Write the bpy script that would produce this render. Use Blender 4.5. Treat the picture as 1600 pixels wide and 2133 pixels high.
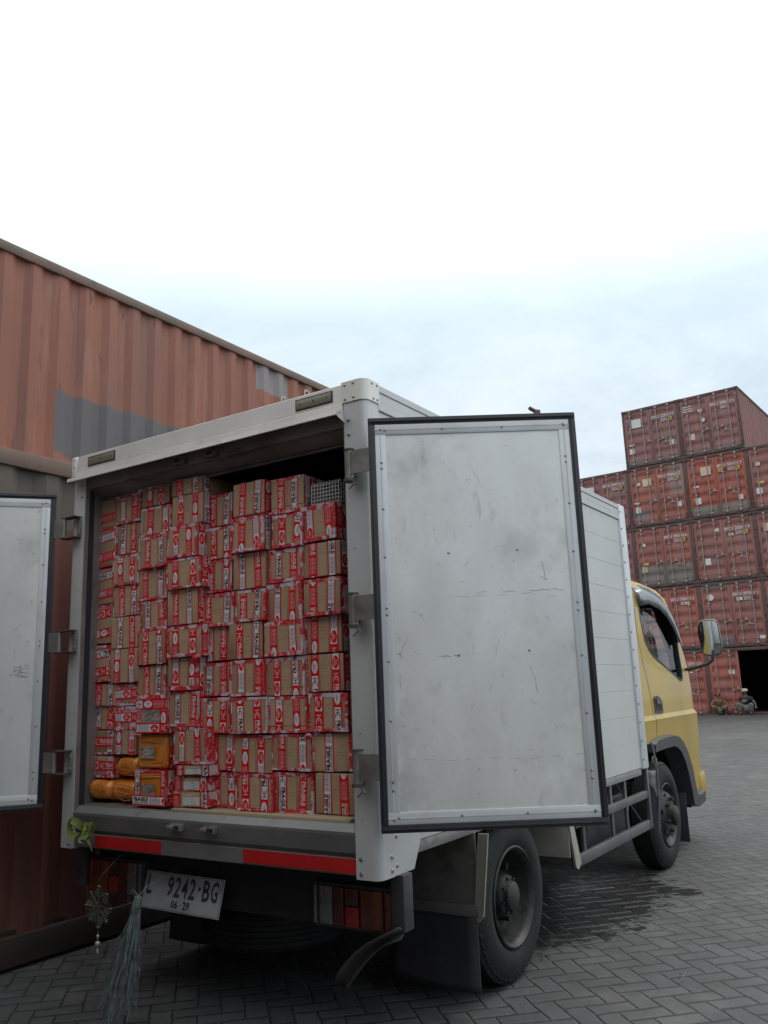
import bpy, bmesh, math, random
from mathutils import Vector, Matrix, Euler
for o in list(bpy.data.objects): bpy.data.objects.remove(o)
scene = bpy.context.scene
COL = scene.collection
PI = math.pi
rnd = random.Random(11)

# ------------------------------------------------------------------ camera
YAW, PITCH, ROLL = .574, .2077, -.0368
f_ = Vector((-math.sin(YAW)*math.cos(PITCH), math.cos(YAW)*math.cos(PITCH), math.sin(PITCH)))
r_ = Vector((math.cos(YAW), math.sin(YAW), 0)); u_ = r_.cross(f_)
r2 = r_*math.cos(ROLL)+u_*math.sin(ROLL); u2 = -r_*math.sin(ROLL)+u_*math.cos(ROLL)
cam = bpy.data.cameras.new('camera'); co = bpy.data.objects.new('camera', cam); COL.objects.link(co)
mw = Matrix((r2, u2, -f_)).transposed().to_4x4(); mw.translation = Vector((2.9016, -2.852, 1.4181))
co.matrix_world = mw
cam.sensor_fit = 'HORIZONTAL'; cam.sensor_width = 36; cam.lens = 1755.18/1600*36
cam.clip_start = .05; cam.clip_end = 2000
scene.camera = co
scene.render.resolution_x = 768; scene.render.resolution_y = 1024

# ------------------------------------------------------------------ sky, sun, exposure
SUN_EL, SUN_AZ = math.radians(52), math.radians(25)
w = bpy.data.worlds.new('World'); scene.world = w; w.use_nodes = True
nt = w.node_tree; nt.nodes.clear()
def N(nt, t, **k):
    n = nt.nodes.new(t)
    for a, b in k.items(): setattr(n, a, b)
    return n
def mth(nt, op, a, b=None, c=None, clamp=False):
    n = N(nt, 'ShaderNodeMath', operation=op); n.use_clamp = clamp
    for i, v in enumerate((a, b, c)):
        if v is None: continue
        if isinstance(v, (int, float)): n.inputs[i].default_value = v
        else: nt.links.new(v, n.inputs[i])
    return n.outputs[0]
def mixc(nt, fac, a, b, mode='MIX'):
    n = N(nt, 'ShaderNodeMix', data_type='RGBA', blend_type=mode)
    for s, v in ((n.inputs[0], fac), (n.inputs[6], a), (n.inputs[7], b)):
        if isinstance(v, (int, float)): s.default_value = v
        elif isinstance(v, (tuple, list)): s.default_value = tuple(v)+(1,) if len(v) == 3 else v
        else: nt.links.new(v, s)
    return n.outputs[2]
def ramp(nt, fac, stops):
    n = N(nt, 'ShaderNodeValToRGB'); e = n.color_ramp.elements
    while len(e) < len(stops): e.new(.5)
    for q, (p, c) in zip(e, stops):
        q.position = p; q.color = tuple(c)+(1,) if isinstance(c, (tuple, list)) else (c, c, c, 1)
    nt.links.new(fac, n.inputs[0]); return n.outputs[0]
def noise(nt, vec, scale, detail=4, rough=.55, dist=0):
    n = N(nt, 'ShaderNodeTexNoise'); n.inputs['Scale'].default_value = scale
    n.inputs['Detail'].default_value = detail; n.inputs['Roughness'].default_value = rough
    n.inputs['Distortion'].default_value = dist
    if vec is not None: nt.links.new(vec, n.inputs['Vector'])
    return n.outputs['Fac']
def vmap(nt, vec, scale=(1, 1, 1), loc=(0, 0, 0), rot=(0, 0, 0)):
    n = N(nt, 'ShaderNodeMapping'); n.inputs['Scale'].default_value = scale
    n.inputs['Location'].default_value = loc; n.inputs['Rotation'].default_value = rot
    nt.links.new(vec, n.inputs['Vector']); return n.outputs[0]

sky = N(nt, 'ShaderNodeTexSky', sky_type='NISHITA'); sky.sun_disc = False
sky.sun_elevation = SUN_EL; sky.sun_rotation = SUN_AZ; sky.air_density = 1.3; sky.dust_density = 2.5
tc = N(nt, 'ShaderNodeTexCoord'); sep = N(nt, 'ShaderNodeSeparateXYZ'); nt.links.new(tc.outputs['Generated'], sep.inputs[0])
el = sep.outputs[2]
# flattened cloud coordinates: direction / (z + small)
den = mth(nt, 'ADD', mth(nt, 'MAXIMUM', el, 0.0), .18)
cx = mth(nt, 'DIVIDE', sep.outputs[0], den); cy = mth(nt, 'DIVIDE', sep.outputs[1], den)
cmb = N(nt, 'ShaderNodeCombineXYZ'); nt.links.new(cx, cmb.inputs[0]); nt.links.new(cy, cmb.inputs[1])
c1 = noise(nt, cmb.outputs[0], 1.5, 8, .6, .35)
c2 = noise(nt, vmap(nt, cmb.outputs[0], (1, 1, 1), (3.1, 7.7, 0)), .55, 3, .5)
wisp = ramp(nt, c1, [(.44, 0), (.60, 1)])
broad = ramp(nt, c2, [(.38, 0), (.62, 1)])
high = ramp(nt, mth(nt, 'MULTIPLY_ADD', c2, .14, mth(nt, 'SUBTRACT', el, .07)), [(.41, 0), (.64, 1)])
low = ramp(nt, el, [(.02, 1), (.16, 0)])
cloud = mth(nt, 'ADD', mth(nt, 'MULTIPLY', wisp, .62), mth(nt, 'MULTIPLY', broad, .25))
cloud = mth(nt, 'ADD', cloud, mth(nt, 'MULTIPLY', low, .35), clamp=True)
base = mixc(nt, el, (6.4, 7.5, 8.9), (6.4, 7.5, 8.9))
lowc = mixc(nt, cloud, (4.7, 5.65, 6.5), (7.0, 7.5, 7.8))
midb = ramp(nt, mth(nt, 'MULTIPLY_ADD', c1, .16, mth(nt, 'SUBTRACT', el, .08)), [(.28, 0), (.50, 1)])
lowc = mixc(nt, midb, lowc, (6.5, 7.75, 8.1))
bright = mixc(nt, high, lowc, (14.0, 14.2, 14.2))
skyc = mixc(nt, .10, bright, sky.outputs[0])
bg = N(nt, 'ShaderNodeBackground'); nt.links.new(skyc, bg.inputs[0]); bg.inputs[1].default_value = .1
wo = N(nt, 'ShaderNodeOutputWorld'); nt.links.new(bg.outputs[0], wo.inputs[0])
sl = bpy.data.lights.new('sun', 'SUN'); so = bpy.data.objects.new('sun', sl); COL.objects.link(so)
sl.energy = .6; sl.angle = math.radians(25); sl.color = (1, .96, .9)
so.rotation_euler = (PI/2-SUN_EL, 0, PI-SUN_AZ)
sun_dir = Vector((math.sin(SUN_AZ)*math.cos(SUN_EL), math.cos(SUN_AZ)*math.cos(SUN_EL), math.sin(SUN_EL)))
so.rotation_euler = (-sun_dir).to_track_quat('-Z', 'Y').to_euler()
vs = scene.view_settings; vs.view_transform = 'Standard'; vs.look = 'None'; vs.exposure = 0.45; vs.gamma = 1; vs.use_curve_mapping = False
scene.render.engine = 'CYCLES'
scene.cycles.max_bounces = 6

# ------------------------------------------------------------------ materials
MATS = {}
def mat(name, col, col2=None, scale=3, rough=.6, metal=0, bump=0, bscale=20, stretch=(1, 1, 1), spots=None, rough2=None,
        spec=.5, trans=0, coat=0, extra=None, detail=5, lo=.35, hi=.65, grain=0):
    """procedural principled: two colours by noise, optional list of spot layers (colour, scale, lo, hi, stretch)"""
    if name in MATS: return MATS[name]
    m = bpy.data.materials.new(name); m.use_nodes = True; nt = m.node_tree; nt.nodes.clear()
    out = N(nt, 'ShaderNodeOutputMaterial'); b = N(nt, 'ShaderNodeBsdfPrincipled'); nt.links.new(b.outputs[0], out.inputs[0])
    tc = N(nt, 'ShaderNodeTexCoord'); oi = N(nt, 'ShaderNodeObjectInfo')
    add = N(nt, 'ShaderNodeVectorMath', operation='ADD'); nt.links.new(tc.outputs['Object'], add.inputs[0])
    sc = N(nt, 'ShaderNodeVectorMath', operation='SCALE'); sc.inputs[0].default_value = (31, 17, 23); nt.links.new(oi.outputs['Random'], sc.inputs[3])
    nt.links.new(sc.outputs[0], add.inputs[1]); vec = add.outputs[0]
    c2 = col2 or tuple(x*.8 for x in col)
    n1 = noise(nt, vmap(nt, vec, stretch), scale, detail)
    c = mixc(nt, ramp(nt, n1, [(lo, 0), (hi, 1)]), col, c2)
    if grain:
        g = noise(nt, vec, 140, 2); c = mixc(nt, grain, c, mixc(nt, g, (0, 0, 0), (1, 1, 1)), 'OVERLAY')
    for sp in (spots or []):
        s = noise(nt, vmap(nt, vec, sp[4] if len(sp) > 4 else (1, 1, 1), (5.3, 2.2, 8.1)), sp[1], 6, .65)
        c = mixc(nt, ramp(nt, s, [(sp[2], 0), (sp[3], 1)]), c, sp[0])
    if extra: c = extra(nt, tc.outputs['Object'], c)
    nt.links.new(c, b.inputs['Base Color'])
    b.inputs['Metallic'].default_value = metal
    if rough2 is not None:
        rr = mth(nt, 'MULTIPLY_ADD', n1, rough2-rough, rough); nt.links.new(rr, b.inputs['Roughness'])
    else: b.inputs['Roughness'].default_value = rough
    b.inputs['Specular IOR Level'].default_value = spec
    b.inputs['Transmission Weight'].default_value = trans
    b.inputs['Coat Weight'].default_value = coat
    if bump:
        bp = N(nt, 'ShaderNodeBump'); bp.inputs['Strength'].default_value = bump; bp.inputs['Distance'].default_value = .01
        nt.links.new(noise(nt, vmap(nt, vec, stretch), bscale, 4), bp.inputs['Height']); nt.links.new(bp.outputs[0], b.inputs['Normal'])
    MATS[name] = m; return m

def smooth_step(nt, v, a, b):
    n = N(nt, 'ShaderNodeMapRange', interpolation_type='SMOOTHSTEP'); nt.links.new(v, n.inputs[0])
    n.inputs[1].default_value = a; n.inputs[2].default_value = b; return n.outputs[0]
def rect_patch(ax1, a0, a1, ax2, b0, b1, colr, slope=0, wob=.05, soft=.01, opacity=1.0):
    """a repainted patch, its rectangle in object space with a brushed wobbly edge"""
    def fn(nt, vec, c):
        s = N(nt, 'ShaderNodeSeparateXYZ'); nt.links.new(vec, s.inputs[0])
        i = 'xyz'.index(ax1); j = 'xyz'.index(ax2)
        w1 = mth(nt, 'MULTIPLY', mth(nt, 'SUBTRACT', noise(nt, vec, 2.2, 5), .5), wob*4)
        A = s.outputs[i]; B = mth(nt, 'ADD', mth(nt, 'ADD', s.outputs[j], mth(nt, 'MULTIPLY', A, -slope)), w1)
        m1 = mth(nt, 'MULTIPLY', smooth_step(nt, A, a0-soft, a0+soft), smooth_step(nt, A, a1+soft, a1-soft))
        m2 = mth(nt, 'MULTIPLY', smooth_step(nt, B, b0-soft, b0+soft), smooth_step(nt, B, b1+soft, b1-soft))
        mm = mth(nt, 'MULTIPLY', mth(nt, 'MULTIPLY', m1, m2), opacity)
        cc = mixc(nt, noise(nt, vec, 3, 5), colr, tuple(x*.7 for x in colr))
        return mixc(nt, mm, c, cc)
    return fn
def chain(*fs):
    def fn(nt, vec, c):
        for f in fs: c = f(nt, vec, c)
        return c
    return fn

ALU = lambda: mat('brushed_aluminium', (.72, .71, .68), (.60, .59, .56), 2.5, .45, .30, .05, 60, spots=[((.34, .33, .31), 7, .60, .78)], rough2=.55)
ALUD = lambda: mat('dull_aluminium', (.30, .30, .29), (.22, .22, .215), 3, .5, .5, .1, 40, spots=[((.08, .075, .07), 9, .55, .75)])
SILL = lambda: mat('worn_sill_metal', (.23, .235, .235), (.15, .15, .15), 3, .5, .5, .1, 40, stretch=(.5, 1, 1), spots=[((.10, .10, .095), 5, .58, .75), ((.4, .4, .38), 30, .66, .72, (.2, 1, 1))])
DOORP = lambda: mat('door_inner_panel', (.82, .84, .84), (.70, .715, .715), 3.2, .45, .38, .08, 9, stretch=(1, 1, .5), rough2=.6,
                    spots=[((.58, .585, .57), .9, .45, .70, (1, 1, .6)), ((.42, .43, .43), 2.3, .52, .78), ((.30, .305, .30), 26, .62, .78), ((.82, .84, .84), 4, .55, .75), ((.36, .35, .33), 9, .62, .80, (1, 1, .3))])
FRAMEP = lambda: mat('door_frame_metal', (.62, .65, .67), (.54, .565, .58), 5, .5, .3, .03, 50, spots=[((.40, .40, .39), 12, .62, .78)])
RUBBER = lambda: mat('black_rubber', (.018, .02, .027), (.026, .028, .035), 8, .55, 0, .1, 60)
WHITEP = lambda: mat('white_painted_panel', (.50, .51, .51), (.45, .46, .455), 1.6, .45, .1, .02, 20, spots=[((.36, .355, .34), 4, .55, .85, (1, 1, .2)), ((.30, .29, .27), 11, .64, .8, (1, .25, 1))])
POSTP = lambda: mat('post_paint', (.55, .565, .565), (.47, .48, .48), 2.4, .45, .3, .03, 30, spots=[((.25, .24, .22), 15, .68, .80)])
DARKM = lambda: mat('dark_chassis', (.012, .012, .013), (.022, .021, .02), 4, .7, .1, .2, 30)
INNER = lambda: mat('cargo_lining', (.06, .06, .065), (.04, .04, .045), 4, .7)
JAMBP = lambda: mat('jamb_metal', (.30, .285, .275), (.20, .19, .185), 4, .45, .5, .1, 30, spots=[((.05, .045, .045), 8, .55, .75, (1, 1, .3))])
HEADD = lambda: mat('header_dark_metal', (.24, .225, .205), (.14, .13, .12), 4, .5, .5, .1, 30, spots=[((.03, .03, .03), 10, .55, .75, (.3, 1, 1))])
RIVET = lambda: mat('rivet_metal', (.35, .35, .34), (.25, .25, .24), 8, .35, .8)
REDT = lambda: mat('red_reflective_tape', (.42, .012, .012), (.34, .01, .01), 6, .35, 0, .1, 90, grain=.15)
TYRE = lambda: mat('tyre_rubber', (.013, .0135, .014), (.021, .021, .021), 6, .8, 0, .25, 50, spots=[((.042, .041, .039), 8, .58, .8)], spec=.3)
RIM = lambda: mat('dirty_wheel_steel', (.024, .025, .026), (.042, .041, .039), 7, .5, .35, .2, 30, spots=[((.012, .012, .012), 10, .48, .62)])
YEL = lambda: mat('yellow_cab_paint', (.43, .285, .034), (.39, .255, .03), 1.5, .38, 0, .015, 6, coat=.15, spots=[((.31, .235, .08), 2.5, .52, .85), ((.20, .16, .08), 14, .64, .80), ((.25, .20, .10), 5, .60, .80, (1, 1, .2))])
BLKP = lambda: mat('black_plastic', (.03, .031, .034), (.045, .046, .05), 8, .5)
GREYP = lambda: mat('grey_smoked_plastic', (.10, .115, .13), (.08, .09, .10), 8, .25, coat=.3)
STEELR = lambda: mat('guard_rail_steel', (.15, .155, .16), (.11, .115, .12), 5, .45, .5, .1, 40)
GLASS = None
def glass(name, tint, rough=.03, refl=.8):
    if name in MATS: return MATS[name]
    m = bpy.data.materials.new(name); m.use_nodes = True; nt = m.node_tree; nt.nodes.clear()
    out = N(nt, 'ShaderNodeOutputMaterial'); t = N(nt, 'ShaderNodeBsdfTransparent'); t.inputs[0].default_value = tuple(tint)+(1,)
    g = N(nt, 'ShaderNodeBsdfGlossy'); g.inputs['Roughness'].default_value = rough; g.inputs[0].default_value = (.9, .95, 1, 1)
    fr = N(nt, 'ShaderNodeFresnel'); fr.inputs[0].default_value = 1.5
    tc = N(nt, 'ShaderNodeTexCoord'); nz = noise(nt, tc.outputs['Object'], 4, 5)
    fac = mth(nt, 'MULTIPLY', mth(nt, 'MULTIPLY_ADD', nz, .03, fr.outputs[0]), refl)
    mx = N(nt, 'ShaderNodeMixShader'); nt.links.new(fac, mx.inputs[0]); nt.links.new(t.outputs[0], mx.inputs[1]); nt.links.new(g.outputs[0], mx.inputs[2])
    nt.links.new(mx.outputs[0], out.inputs[0]); MATS[name] = m; return m

# ------------------------------------------------------------------ mesh helpers
class MB:
    def __init__(s): s.bm = bmesh.new(); s.mi = 0; s.mx = None
    def _fin(s, verts, faces):
        for f in faces: f.material_index = s.mi
        if s.mx is not None: bmesh.ops.transform(s.bm, matrix=s.mx, verts=verts)
    def box(s, x0, x1, y0, y1, z0, z1, bev=0, seg=2, skew=None):
        r = bmesh.ops.create_cube(s.bm, size=1); vs = r['verts']
        for v in vs:
            v.co = Vector((x0 if v.co.x < 0 else x1, y0 if v.co.y < 0 else y1, z0 if v.co.z < 0 else z1))
        fs = list({f for v in vs for f in v.link_faces})
        if bev:
            es = list({e for v in vs for e in v.link_edges})
            r = bmesh.ops.bevel(s.bm, geom=es, offset=bev, segments=seg, profile=.5, affect='EDGES')
            vs = list({v for f in r['faces'] for v in f.verts}); fs = list({f for v in vs for f in v.link_faces})
        s._fin(vs, fs); return s
    def poly(s, pts, th=None, flip=False):
        """face through pts (3D), optionally extruded by vector th"""
        vs = [s.bm.verts.new(p) for p in pts]; f = s.bm.faces.new(vs if not flip else vs[::-1]); fs = [f]; allv = list(vs)
        if th is not None:
            t = Vector(th); v2 = [s.bm.verts.new(Vector(p)+t) for p in pts]
            f2 = s.bm.faces.new(v2[::-1]); fs.append(f2); n = len(vs)
            for i in range(n):
                fs.append(s.bm.faces.new((vs[i], v2[i], v2[(i+1) % n], vs[(i+1) % n])))
            allv += v2
        s._fin(allv, fs); return s
    def tube(s, pts, r, n=8, cap=True, r1=None):
        pts = [Vector(p) for p in pts]; rings = []; L = len(pts)
        prev = None
        for i, p in enumerate(pts):
            d = (pts[min(i+1, L-1)]-pts[max(i-1, 0)]).normalized()
            a = d.cross(Vector((0, 0, 1))) if abs(d.z) < .95 else d.cross(Vector((1, 0, 0)))
            if prev is not None:
                a2 = prev - d*prev.dot(d)
                if a2.length > 1e-4: a = a2
            a.normalize(); prev = a; b = d.cross(a)
            rr = r if r1 is None else r+(r1-r)*i/(L-1)
            rings.append([s.bm.verts.new(p+(a*math.cos(2*PI*k/n)+b*math.sin(2*PI*k/n))*rr) for k in range(n)])
        fs = []
        for i in range(L-1):
            for k in range(n):
                fs.append(s.bm.faces.new((rings[i][k], rings[i][(k+1) % n], rings[i+1][(k+1) % n], rings[i+1][k])))
        if cap: fs += [s.bm.faces.new(rings[0][::-1]), s.bm.faces.new(rings[-1])]
        s._fin([v for q in rings for v in q], fs); return s
    def lathe(s, prof, axis='x', c=(0, 0, 0), n=48, mi=None, cap=False):
        """prof: list of (t along axis, radius)"""
        c = Vector(c); rings = []
        for t, r in prof:
            ring = []
            for k in range(n):
                a = 2*PI*k/n
                if axis == 'x': p = Vector((t, r*math.cos(a), r*math.sin(a)))
                elif axis == 'y': p = Vector((r*math.cos(a), t, r*math.sin(a)))
                else: p = Vector((r*math.cos(a), r*math.sin(a), t))
                ring.append(s.bm.verts.new(c+p))
            rings.append(ring)
        fs = []
        for i in range(len(prof)-1):
            for k in range(n):
                fs.append(s.bm.faces.new((rings[i][k], rings[i+1][k], rings[i+1][(k+1) % n], rings[i][(k+1) % n])))
        if cap: fs += [s.bm.faces.new(rings[0]), s.bm.faces.new(rings[-1][::-1])]
        s._fin([v for q in rings for v in q], fs); return s
    def dome(s, c, r, d=(0, -1, 0), h=.5):
        """small rivet head at c facing d"""
        d = Vector(d).normalized(); q = Vector((0, 0, 1)).rotation_difference(d).to_matrix().to_4x4(); q.translation = Vector(c)
        old = s.mx; s.mx = q if old is None else old @ q
        s.lathe([(0, r), (r*h*.6, r*.85), (r*h, r*.45), (r*h*1.05, .0005)], 'z', n=8); s.mx = old; return s
    def add_poly_soup(s, verts, faces, mx=None, mi=0):
        vs = [s.bm.verts.new((mx @ Vector(v)) if mx is not None else v) for v in verts]
        for f in faces:
            try:
                q = s.bm.faces.new([vs[i] for i in f]); q.material_index = mi
            except ValueError: pass
        return s
    def build(s, name, mats, parent=None, loc=None, rot=None, smooth=35, recalc=True):
        if recalc: bmesh.ops.recalc_face_normals(s.bm, faces=s.bm.faces[:])
        me = bpy.data.meshes.new(name); s.bm.to_mesh(me); s.bm.free()
        for m in (mats if isinstance(mats, (list, tuple)) else [mats]): me.materials.append(m)
        if smooth:
            for p in me.polygons: p.use_smooth = True
            try: me.set_sharp_from_angle(angle=math.radians(smooth))
            except Exception: pass
        return link(name, me, parent, loc, rot)
def link(name, me, parent=None, loc=None, rot=None):
    o = bpy.data.objects.new(name, me); COL.objects.link(o)
    if parent is not None: o.parent = parent
    if loc is not None: o.location = loc
    if rot is not None: o.rotation_euler = rot
    return o
def tag(o, label=None, cat=None, group=None, kind=None):
    if label: o['label'] = label
    if cat: o['category'] = cat
    if group: o['group'] = group
    if kind: o['kind'] = kind
    return o
def empty(name, loc=(0, 0, 0), rz=0):
    o = bpy.data.objects.new(name, None); COL.objects.link(o); o.location = loc; o.rotation_euler = (0, 0, rz)
    o.empty_display_size = .2; return o
def eval_mesh(o):
    dg = bpy.context.evaluated_depsgraph_get(); dg.update()
    return bpy.data.meshes.new_from_object(o.evaluated_get(dg))

TXT = {}
def text_soup(s, bold=0.0, res=2):
    """vertices, faces of a word, 1 unit cap height roughly, origin lower left; also its width"""
    k = (s, bold, res)
    if k in TXT: return TXT[k]
    cu = bpy.data.curves.new('t', 'FONT'); cu.body = s; cu.resolution_u = res; cu.offset = bold; cu.fill_mode = 'FRONT' if hasattr(cu, 'fill_mode') else 'FRONT'
    cu.size = 1.0
    o = bpy.data.objects.new('t', cu); COL.objects.link(o); me = eval_mesh(o)
    vs = [v.co.copy() for v in me.vertices]; fs = [tuple(p.vertices) for p in me.polygons]
    bpy.data.objects.remove(o); bpy.data.curves.remove(cu); bpy.data.meshes.remove(me)
    if vs:
        x0 = min(v.x for v in vs); x1 = max(v.x for v in vs); y0 = min(v.y for v in vs); y1 = max(v.y for v in vs)
    else: x0 = x1 = y0 = y1 = 0
    h = max(y1-y0, 1e-6)
    vs = [Vector(((v.x-x0)/h, (v.y-y0)/h, 0)) for v in vs]
    TXT[k] = (vs, fs, (x1-x0)/h); return TXT[k]
def put_text(mb, s, x, y, w_, h_, mx, mi, bold=0.0):
    """write s in the local box (x,y,w,h) of the plane mx"""
    vs, fs, ww = text_soup(s, bold)
    mb.add_poly_soup([Vector((x+v.x/ww*w_, y+v.y*h_, 0)) for v in vs], fs, mx, mi)

# ------------------------------------------------------------------ ground
def ground_mat():
    m = bpy.data.materials.new('herringbone_concrete_pavers'); m.use_nodes = True; nt = m.node_tree; nt.nodes.clear()
    out = N(nt, 'ShaderNodeOutputMaterial'); b = N(nt, 'ShaderNodeBsdfPrincipled'); nt.links.new(b.outputs[0], out.inputs[0])
    tc = N(nt, 'ShaderNodeTexCoord'); V = tc.outputs['Object']
    wob = N(nt, 'ShaderNodeTexNoise'); wob.inputs['Scale'].default_value = 3; nt.links.new(V, wob.inputs['Vector'])
    wv = N(nt, 'ShaderNodeVectorMath', operation='MULTIPLY_ADD'); nt.links.new(wob.outputs['Color'], wv.inputs[0])
    wv.inputs[1].default_value = (.035, .035, 0); nt.links.new(V, wv.inputs[2])
    G = vmap(nt, wv.outputs[0], (1/.106, 1/.106, 1), (3.3, 1.7, 0), (0, 0, math.radians(45)))
    s = N(nt, 'ShaderNodeSeparateXYZ'); nt.links.new(G, s.inputs[0]); X, Y = s.outputs[0], s.outputs[1]
    I = mth(nt, 'FLOOR', X); J = mth(nt, 'FLOOR', Y); fx = mth(nt, 'SUBTRACT', X, I); fy = mth(nt, 'SUBTRACT', Y, J)
    mm = mth(nt, 'FLOORED_MODULO', mth(nt, 'SUBTRACT', I, J), 4.0)
    def is_(k): return mth(nt, 'COMPARE', mm, float(k), .1)
    i0, i1, i2, i3 = is_(0), is_(1), is_(2), is_(3)
    dl = mth(nt, 'ADD', fx, mth(nt, 'MULTIPLY', i1, 5)); dr = mth(nt, 'ADD', mth(nt, 'SUBTRACT', 1, fx), mth(nt, 'MULTIPLY', i0, 5))
    db = mth(nt, 'ADD', fy, mth(nt, 'MULTIPLY', i2, 5)); dt = mth(nt, 'ADD', mth(nt, 'SUBTRACT', 1, fy), mth(nt, 'MULTIPLY', i3, 5))
    # the long open joints run one way, the other way the pavers are pushed tight
    dx = mth(nt, 'MINIMUM', dl, dr); dy = mth(nt, 'MULTIPLY', mth(nt, 'MINIMUM', db, dt), 2.0)
    gn = mth(nt, 'MULTIPLY_ADD', ramp(nt, noise(nt, V, 11, 6, .75), [(.3, 0), (.7, 1)]), 1.5, .35)
    d = mth(nt, 'DIVIDE', mth(nt, 'MINIMUM', dx, dy), gn)
    joint = smooth_step(nt, d, .09, .035)
    ax = mth(nt, 'SUBTRACT', I, i1); ay = mth(nt, 'SUBTRACT', J, i2)
    cb = N(nt, 'ShaderNodeCombineXYZ'); nt.links.new(ax, cb.inputs[0]); nt.links.new(ay, cb.inputs[1])
    wn = N(nt, 'ShaderNodeTexWhiteNoise', noise_dimensions='2D'); nt.links.new(cb.outputs[0], wn.inputs['Vector'])
    bc = mixc(nt, wn.outputs['Value'], (.048, .056, .061), (.078, .086, .090))
    big = noise(nt, V, .35, 6, .6); fine = noise(nt, V, 60, 4, .7); med = noise(nt, V, 4, 5, .65)
    bc = mixc(nt, ramp(nt, big, [(.35, 0), (.7, 1)]), bc, (.112, .112, .108))
    bc = mixc(nt, ramp(nt, med, [(.45, 0), (.75, 1)]), bc, (.055, .056, .056))
    bc = mixc(nt, mth(nt, 'MULTIPLY', fine, .5), bc, (.17, .168, .16), 'OVERLAY')
    sand = ramp(nt, noise(nt, V, 1.3, 7, .7), [(.52, 0), (.66, 1)]); bc = mixc(nt, mth(nt, 'MULTIPLY', sand, .35), bc, (.17, .165, .15))
    trk = ramp(nt, noise(nt, vmap(nt, V, (2.2, .12, 1)), 1.6, 4), [(.55, 0), (.68, 1)]); bc = mixc(nt, mth(nt, 'MULTIPLY', trk, .45), bc, (.045, .047, .048))
    specks = ramp(nt, noise(nt, V, 35, 3), [(.72, 0), (.76, 1)]); bc = mixc(nt, mth(nt, 'MULTIPLY', specks, .5), bc, (.25, .24, .22))
    sj = N(nt, 'ShaderNodeSeparateXYZ'); nt.links.new(V, sj.inputs[0])
    # small oily stains, a broad patch painted as the truck's shade, and dusty tyre tracks
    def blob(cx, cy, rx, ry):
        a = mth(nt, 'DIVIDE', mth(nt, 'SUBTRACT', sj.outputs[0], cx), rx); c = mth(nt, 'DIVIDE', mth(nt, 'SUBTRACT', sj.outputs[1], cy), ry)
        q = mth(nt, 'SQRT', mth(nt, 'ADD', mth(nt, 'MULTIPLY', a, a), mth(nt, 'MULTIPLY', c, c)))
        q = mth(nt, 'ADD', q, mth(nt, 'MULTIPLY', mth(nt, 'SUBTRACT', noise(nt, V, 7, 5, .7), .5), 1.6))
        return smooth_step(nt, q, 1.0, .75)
    oil_shade = mth(nt, 'MAXIMUM', blob(1.15, 3.37, .2, .14), mth(nt, 'MAXIMUM', blob(.95, 2.9, .16, .2), blob(.72, 2.75, .50, 1.15)))
    bc = mixc(nt, mth(nt, 'MULTIPLY', oil_shade, .85), bc, (.012, .012, .012))
    bc = mixc(nt, mth(nt, 'MULTIPLY', joint, .9), bc, (.012, .012, .013))
    nt.links.new(bc, b.inputs['Base Color'])
    rr = mth(nt, 'MULTIPLY_ADD', oil_shade, -.35, mth(nt, 'MULTIPLY_ADD', med, .35, .48)); nt.links.new(rr, b.inputs['Roughness']); b.inputs['Specular IOR Level'].default_value = .5
    hgt = mth(nt, 'ADD', mth(nt, 'MULTIPLY', smooth_step(nt, d, .0, .16), 1.0), mth(nt, 'ADD', mth(nt, 'MULTIPLY', fine, .12), mth(nt, 'MULTIPLY', wn.outputs['Value'], .25)))
    bp = N(nt, 'ShaderNodeBump'); bp.inputs['Strength'].default_value = .8; bp.inputs['Distance'].default_value = .008
    nt.links.new(hgt, bp.inputs['Height']); nt.links.new(bp.outputs[0], b.inputs['Normal'])
    return m
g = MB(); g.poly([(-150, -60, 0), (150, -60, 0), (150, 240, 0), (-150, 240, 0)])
tag(g.build('ground', ground_mat(), smooth=0), kind='structure')

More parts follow.
